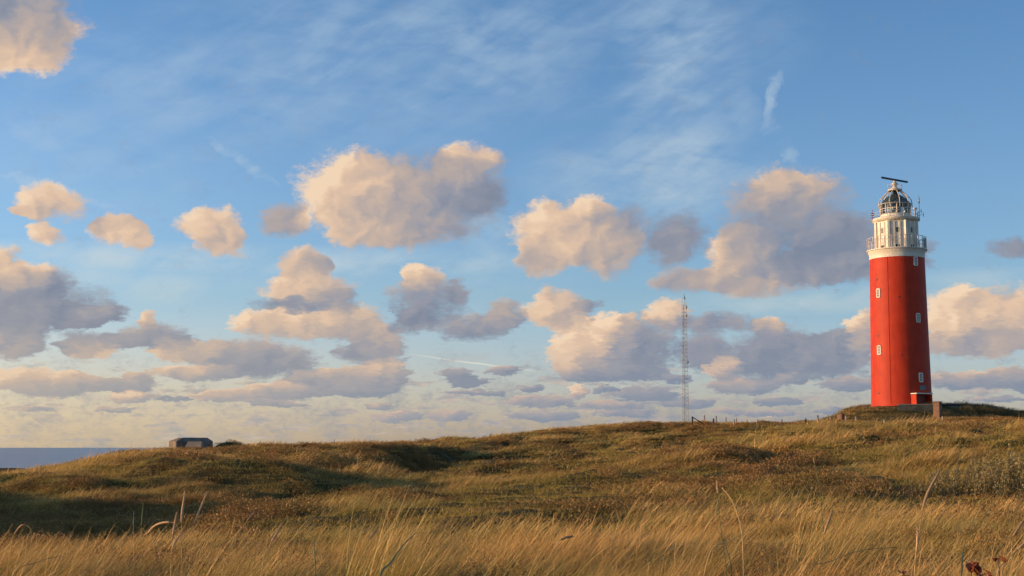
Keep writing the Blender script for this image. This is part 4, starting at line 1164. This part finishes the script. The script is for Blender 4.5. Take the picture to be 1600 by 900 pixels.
stalk([(268, 868), (270, 838), (276.5, 800)], 11.0, 'shorter upright seed stalk just right of the drooping one', .42, hw=.012)
stalk([(284, 858), (277, 822), (262, 816), (243, 821), (229, 835)], 11.5, 'drooping seed stalk whose heavy head hangs over to the left', .52, hw=.014)
stalk([(268, 872), (272, 850), (284, 831)], 11.2, 'small curved seed stalk at the foot of the shorter upright one', .5, hw=.012)
stalk([(49, 858), (48, 828), (38, 820), (30, 824), (23, 834)], 12.0, 'bent seed stalk alone at the far left edge', .42, w=.0018, hw=.009)
stalk([(209, 850), (209, 826), (209.5, 797)], 13.0, 'thin olive stalk, left one of the two standing before the dark slope', .45, hw=.008, hmat=GREEN)
stalk([(221, 850), (221, 826), (224, 786)], 13.0, 'thin olive stalk with a knobbed tip, right one of the two before the dark slope', .35, hw=.008, hmat=GREEN)
stalk([(348, 890), (365, 845), (385, 815), (397, 800)], 10.5, 'pale stalk leaning right over the grass left of centre', .3, w=.0028, hw=.0065)
stalk([(20, 900), (60, 878), (95, 868)], 9.5, 'low arching dry stem at the bottom left corner', .0)
stalk([(1424, 905), (1434, 850), (1441, 800), (1450, 770), (1469, 734)], 9.5, 'brightest golden seed stalk, leaning right below the brick pillar', .42, w=.0045, hw=.014)
stalk([(1430, 880), (1433, 855), (1434, 826)], 9.3, 'short brown seed stalk at the foot of the brightest golden stalk', .5, hw=.011)
stalk([(1288, 860), (1284, 800), (1280, 758), (1271, 716)], 12.0, 'thin green stalk with a brown tip, standing tall right of centre', .12, w=.0045, hw=.006, mat=GREEN)
stalk([(1282, 860), (1291, 825), (1301, 798)], 11.0, 'pale rough seed stalk beside the thin tall green stalk', .5, hw=.013)
stalk([(1162, 905), (1160, 840), (1153, 805), (1141, 778), (1128, 762)], 9.5, 'long dry stalk that bends over to the left', .0, w=.0050)
stalk([(1136, 900), (1128, 840), (1123, 790), (1120, 751)], 10.0, 'straight faint stalk just left of the long bent one', .2, w=.0030, hw=.006, mat=GREEN)
stalk([(1108, 868), (1140, 846), (1180, 823)], 9.0, 'fallen golden stem lying slantwise across the long bent stalk', .0, w=.0042)
stalk([(1248, 903), (1300, 876), (1345, 860), (1400, 855)], 8.4, 'long orange stem bowed low over the grass at bottom right', .0, w=.0042)
stalk([(572, 858), (580, 838), (590, 827)], 10.5, 'brown seed head half sunk in the tall tussock', .6, hw=.014)
stalk([(412, 872), (424, 848), (438, 823)], 10.5, 'pale forked seed stalk at the left foot of the green blade', .4, hw=.012)
stalk([(870, 860), (880, 842), (894, 838)], 9.8, 'small pink seed head curling over the grass at bottom centre', .5, hw=.010)
stalk([(1570, 860), (1585, 835), (1603, 808)], 9.5, 'golden seed stalk leaning out of the picture at the right edge', .4, hw=.012)
stalk([(1558, 900), (1572, 876), (1604, 846)], 8.8, 'thick dry stem slanting towards the lower right edge', .2, w=.0055, hw=.010)
def blade(path, Y, w, lab, mat):
    P = [at(px, py, Y + i * .06) for i, (px, py) in enumerate(path)]
    gz = ground_z(P[0].x, P[0].y) - .04
    if P[0].z > gz: P.insert(0, Vector((P[0].x - .05, P[0].y, gz)))
    S = smooth_path(P, 18); o = S[0].copy(); m = MB(); prev = None; n_ = len(S)
    for i, p in enumerate(S):
        s = i / (n_ - 1); ww = w * (0.7 + .6 * math.sin(math.pi * min(1, s * 1.1) * .6)) * (1 - s ** 3) + .0006
        d = (S[min(i + 1, n_ - 1)] - S[max(i - 1, 0)]).normalized(); side = d.cross(Vector((.15, 1, .2))).normalized()
        up = side.cross(d) * ww * .35
        row = [m.bm.verts.new(p - o - side * ww / 2 + up), m.bm.verts.new(p - o), m.bm.verts.new(p - o + side * ww / 2 + up)]
        if prev:
            for a in (0, 1): m.bm.faces.new((prev[a], prev[a + 1], row[a + 1], row[a]))
        prev = row
    e = empty('single_grass', o); tag(e, lab, 'grass blade')
    m.build('leaf', mat, e, 'all')
blade([(492, 905), (491, 860), (490, 811)], 9.5, .007, 'upright bright green blade standing alone left of centre', GREEN)
blade([(592, 908), (610, 880), (630, 852), (661, 822)], 8.6, .011, 'broad grey green blade leaning right below the tall tussock', BLUEG)
blade([(1502, 905), (1504, 870), (1510, 838)], 9.0, .008, 'blue green blade half hidden in the grass at lower right', BLUEG)
blade([(1143, 905), (1136, 860), (1118, 822)], 9.3, .006, 'narrow green blade crossing behind the fallen golden stem', GREEN)

# tall tussocks that stand out of the carpet
def tussock(px, py_top, Y, n, lab, rad=.30, lean=.62, L=None, seed=1, mat=None, w=.0055):
    g = np.random.default_rng(seed)
    b = at(px, 800, Y); gz = ground_z(b.x, b.y)
    hgt = at(px, py_top, Y).z - gz
    L = L or hgt / math.cos(min(1.2, lean + .22)) * 1.08
    v, f, a = strips(g, n, rad, L * .35, L, w, 6, lean, .5, .6, heads=0)
    ob = bpy.data.objects.new('marram_tussock', np_mesh('marram_tussock', v, f, mat or MAT_MARRAM, True, a)); COL.objects.link(ob)
    ob.location = (b.x, b.y, gz - .04)
    tag(ob, lab, 'tussock')
TU = [(575, 790, 9.2, 420, 'tallest golden marram tussock, its blades fanned to the right', .34, 3),
      (520, 830, 9.4, 160, 'thin golden tussock close left of the tallest one', .26, 4),
      (1280, 760, 13.0, 200, 'loose pale tussock round the thin tall green stalk', .34, 5),
      (1240, 800, 11.0, 160, 'low golden tussock left of the pale rough seed stalk', .28, 6),
      (1490, 845, 9.5, 220, 'dark leaning tussock above the withered red leaves', .35, 7),
      (1100, 800, 12.5, 220, 'straw tussock left of the long bent stalk', .38, 8),
      (790, 822, 10.5, 180, 'short reddish tussock at bottom centre', .36, 9),
      (60, 836, 11.5, 200, 'ragged tussock at the far left bottom', .40, 10),
      (330, 826, 11.5, 220, 'slanting tussock right of the seed stalks at left', .36, 11),
      (1570, 815, 10.5, 200, 'rust tipped tussock under the grey green shrub', .34, 12)]
for px, pt_, Y, n_, lab, rad, sd_ in TU: tussock(px, pt_, Y, int(n_ * 1.7), lab, rad, seed=sd_, lean=.40 if sd_ in (3, 5) else .58, w=.0072 if sd_ == 3 else .0055)

# grey green willow shrub at the right edge
def shrub(px, Y, top, halfw, lab, seed, n_st=90):
    g = random.Random(seed); b = at(px, 800, Y); gz = ground_z(b.x, b.y)
    H = at(px, top, Y).z - gz
    e = empty('willow_shrub', (b.x, b.y, gz)); tag(e, lab, 'shrub')
    br = MB(); LV = []
    br.lathe([(halfw * .98, -.30), (halfw * 1.0, -.12), (halfw * .5, -.06)], 16)
    for k in range(n_st):
        a = g.uniform(0, 6.28); r = halfw * math.sqrt(g.random())
        x0, y0 = r * math.cos(a), r * .8 * math.sin(a)
        hh = H * (1 - .45 * (r / halfw) ** 2) * g.uniform(.72, 1.05)
        z0 = ground_z(b.x + x0, b.y + y0) - gz - .05
        lx, ly = g.gauss(.10, .12), g.gauss(0, .12)
        pts = [Vector((x0 + lx * s * hh + .02 * math.sin(s * 7 + k), y0 + ly * s * hh, z0 + s * (hh - z0 * .5))) for s in (0, .25, .5, .75, 1)]
        br.tube(pts, [.006, .005, .004, .003, .0015], 4, cap=False)
        for j in range(64):
            s = g.uniform(.12, 1.0) ** .8; i = min(3, int(s * 4)); p = pts[i].lerp(pts[i + 1], s * 4 - i)
            LV.append((p, g.gauss(0, 1), g.gauss(0, 1), g.uniform(.4, 1.5), g.uniform(.6, 1.3), s))
    br.build('branches', WOOD_DARK, e, 'all')
    n_ = len(LV); V = np.zeros((n_ * 4, 3)); T = np.zeros(n_ * 4); Rn = np.zeros(n_ * 4)
    for i, (p, dx, dy, dz, sz, s) in enumerate(LV):
        d = Vector((dx, dy, dz)).normalized(); q = d.cross(Vector((g.gauss(0, 1), g.gauss(0, 1), g.gauss(0, 1)))).normalized(); L = .042 * sz
        c = p + d * L * .6
        V[i*4:i*4+4] = [c - d * L * .5, c + q * L * .24, c + d * L * .5, c - q * L * .24]
        T[i*4:i*4+4] = .35 + .65 * s; Rn[i*4:i*4+4] = g.random()
    fo = bpy.data.objects.new('foliage', np_mesh('foliage', V, np.arange(n_ * 4).reshape(-1, 4), MAT_WILLOW, True, dict(tipf=T, rnd=Rn, head=0 * T)))
    COL.objects.link(fo); fo.parent = e
shrub(1560, 26.0, 700, 1.25, 'large grey green willow shrub rising at the right edge, nearest to the picture edge', 3, 120)
shrub(1632, 25.0, 684, 1.2, 'grey green willow shrub cut off by the right edge', 4, 110)
shrub(1512, 27.5, 722, .95, 'lower left spread of grey green willow bush below the golden crest', 5, 80)
shrub(1470, 26.0, 752, .55, 'smallest willow sprig standing in front of the rusty heather', 6, 36)

# withered red brown leaves at the bottom right
def withered(px, py, Y, size, lab, seed):
    g = random.Random(seed); c = at(px, py, Y); gz = ground_z(c.x, c.y)
    e = empty('withered_plant', (c.x, c.y, gz)); tag(e, lab, 'withered plant')
    h = c.z - gz
    MB().tube([(.02, 0, -.02), (0, .01, h * .5), (-.01, 0, h)], [.004, .003, .002], 5).build('stem', WOOD_DARK, e, 'all')
    for k in range(4 if size > .03 else 2):
        m = MB(); a = g.uniform(0, 6.28); tilt = g.uniform(-.2, .9); rows = []
        M = Matrix.Translation((g.gauss(0, size * .5), g.gauss(0, .02), h + g.gauss(0, size * .4))) @ Matrix.Rotation(a, 4, 'Z') @ Matrix.Rotation(tilt, 4, 'Y')
        for i in range(7):
            s = i / 6; ww = size * (.15 + .85 * math.sin(math.pi * (.08 + .86 * s))) ; row = []
            for j in range(-2, 3):
                q = j / 2
                row.append(m.bm.verts.new(M @ Vector(((s - .3) * size * 2.0, q * ww * .8, abs(q) * ww * .55 + math.sin(s * 5 + j * 1.7 + k) * size * .16))))
            rows.append(row)
        for r0, r1 in zip(rows, rows[1:]):
            for j in range(4): m.bm.faces.new((r0[j], r0[j + 1], r1[j + 1], r1[j]))
        m.build('leaf', LEAFR, e, 'all')
withered(1520, 884, 7.5, .037, 'largest cluster of curled red brown leaves at lower right', 1)
withered(1538, 896, 7.3, .028, 'dark red curled leaf cluster touching the bottom edge right of the largest', 2)
withered(1563, 874, 7.8, .028, 'cup shaped red brown leaf on a stem nearest the right edge', 3)
withered(1413, 900, 7.4, .028, 'red brown leaf tip showing at the bottom edge below the golden stalk', 4)
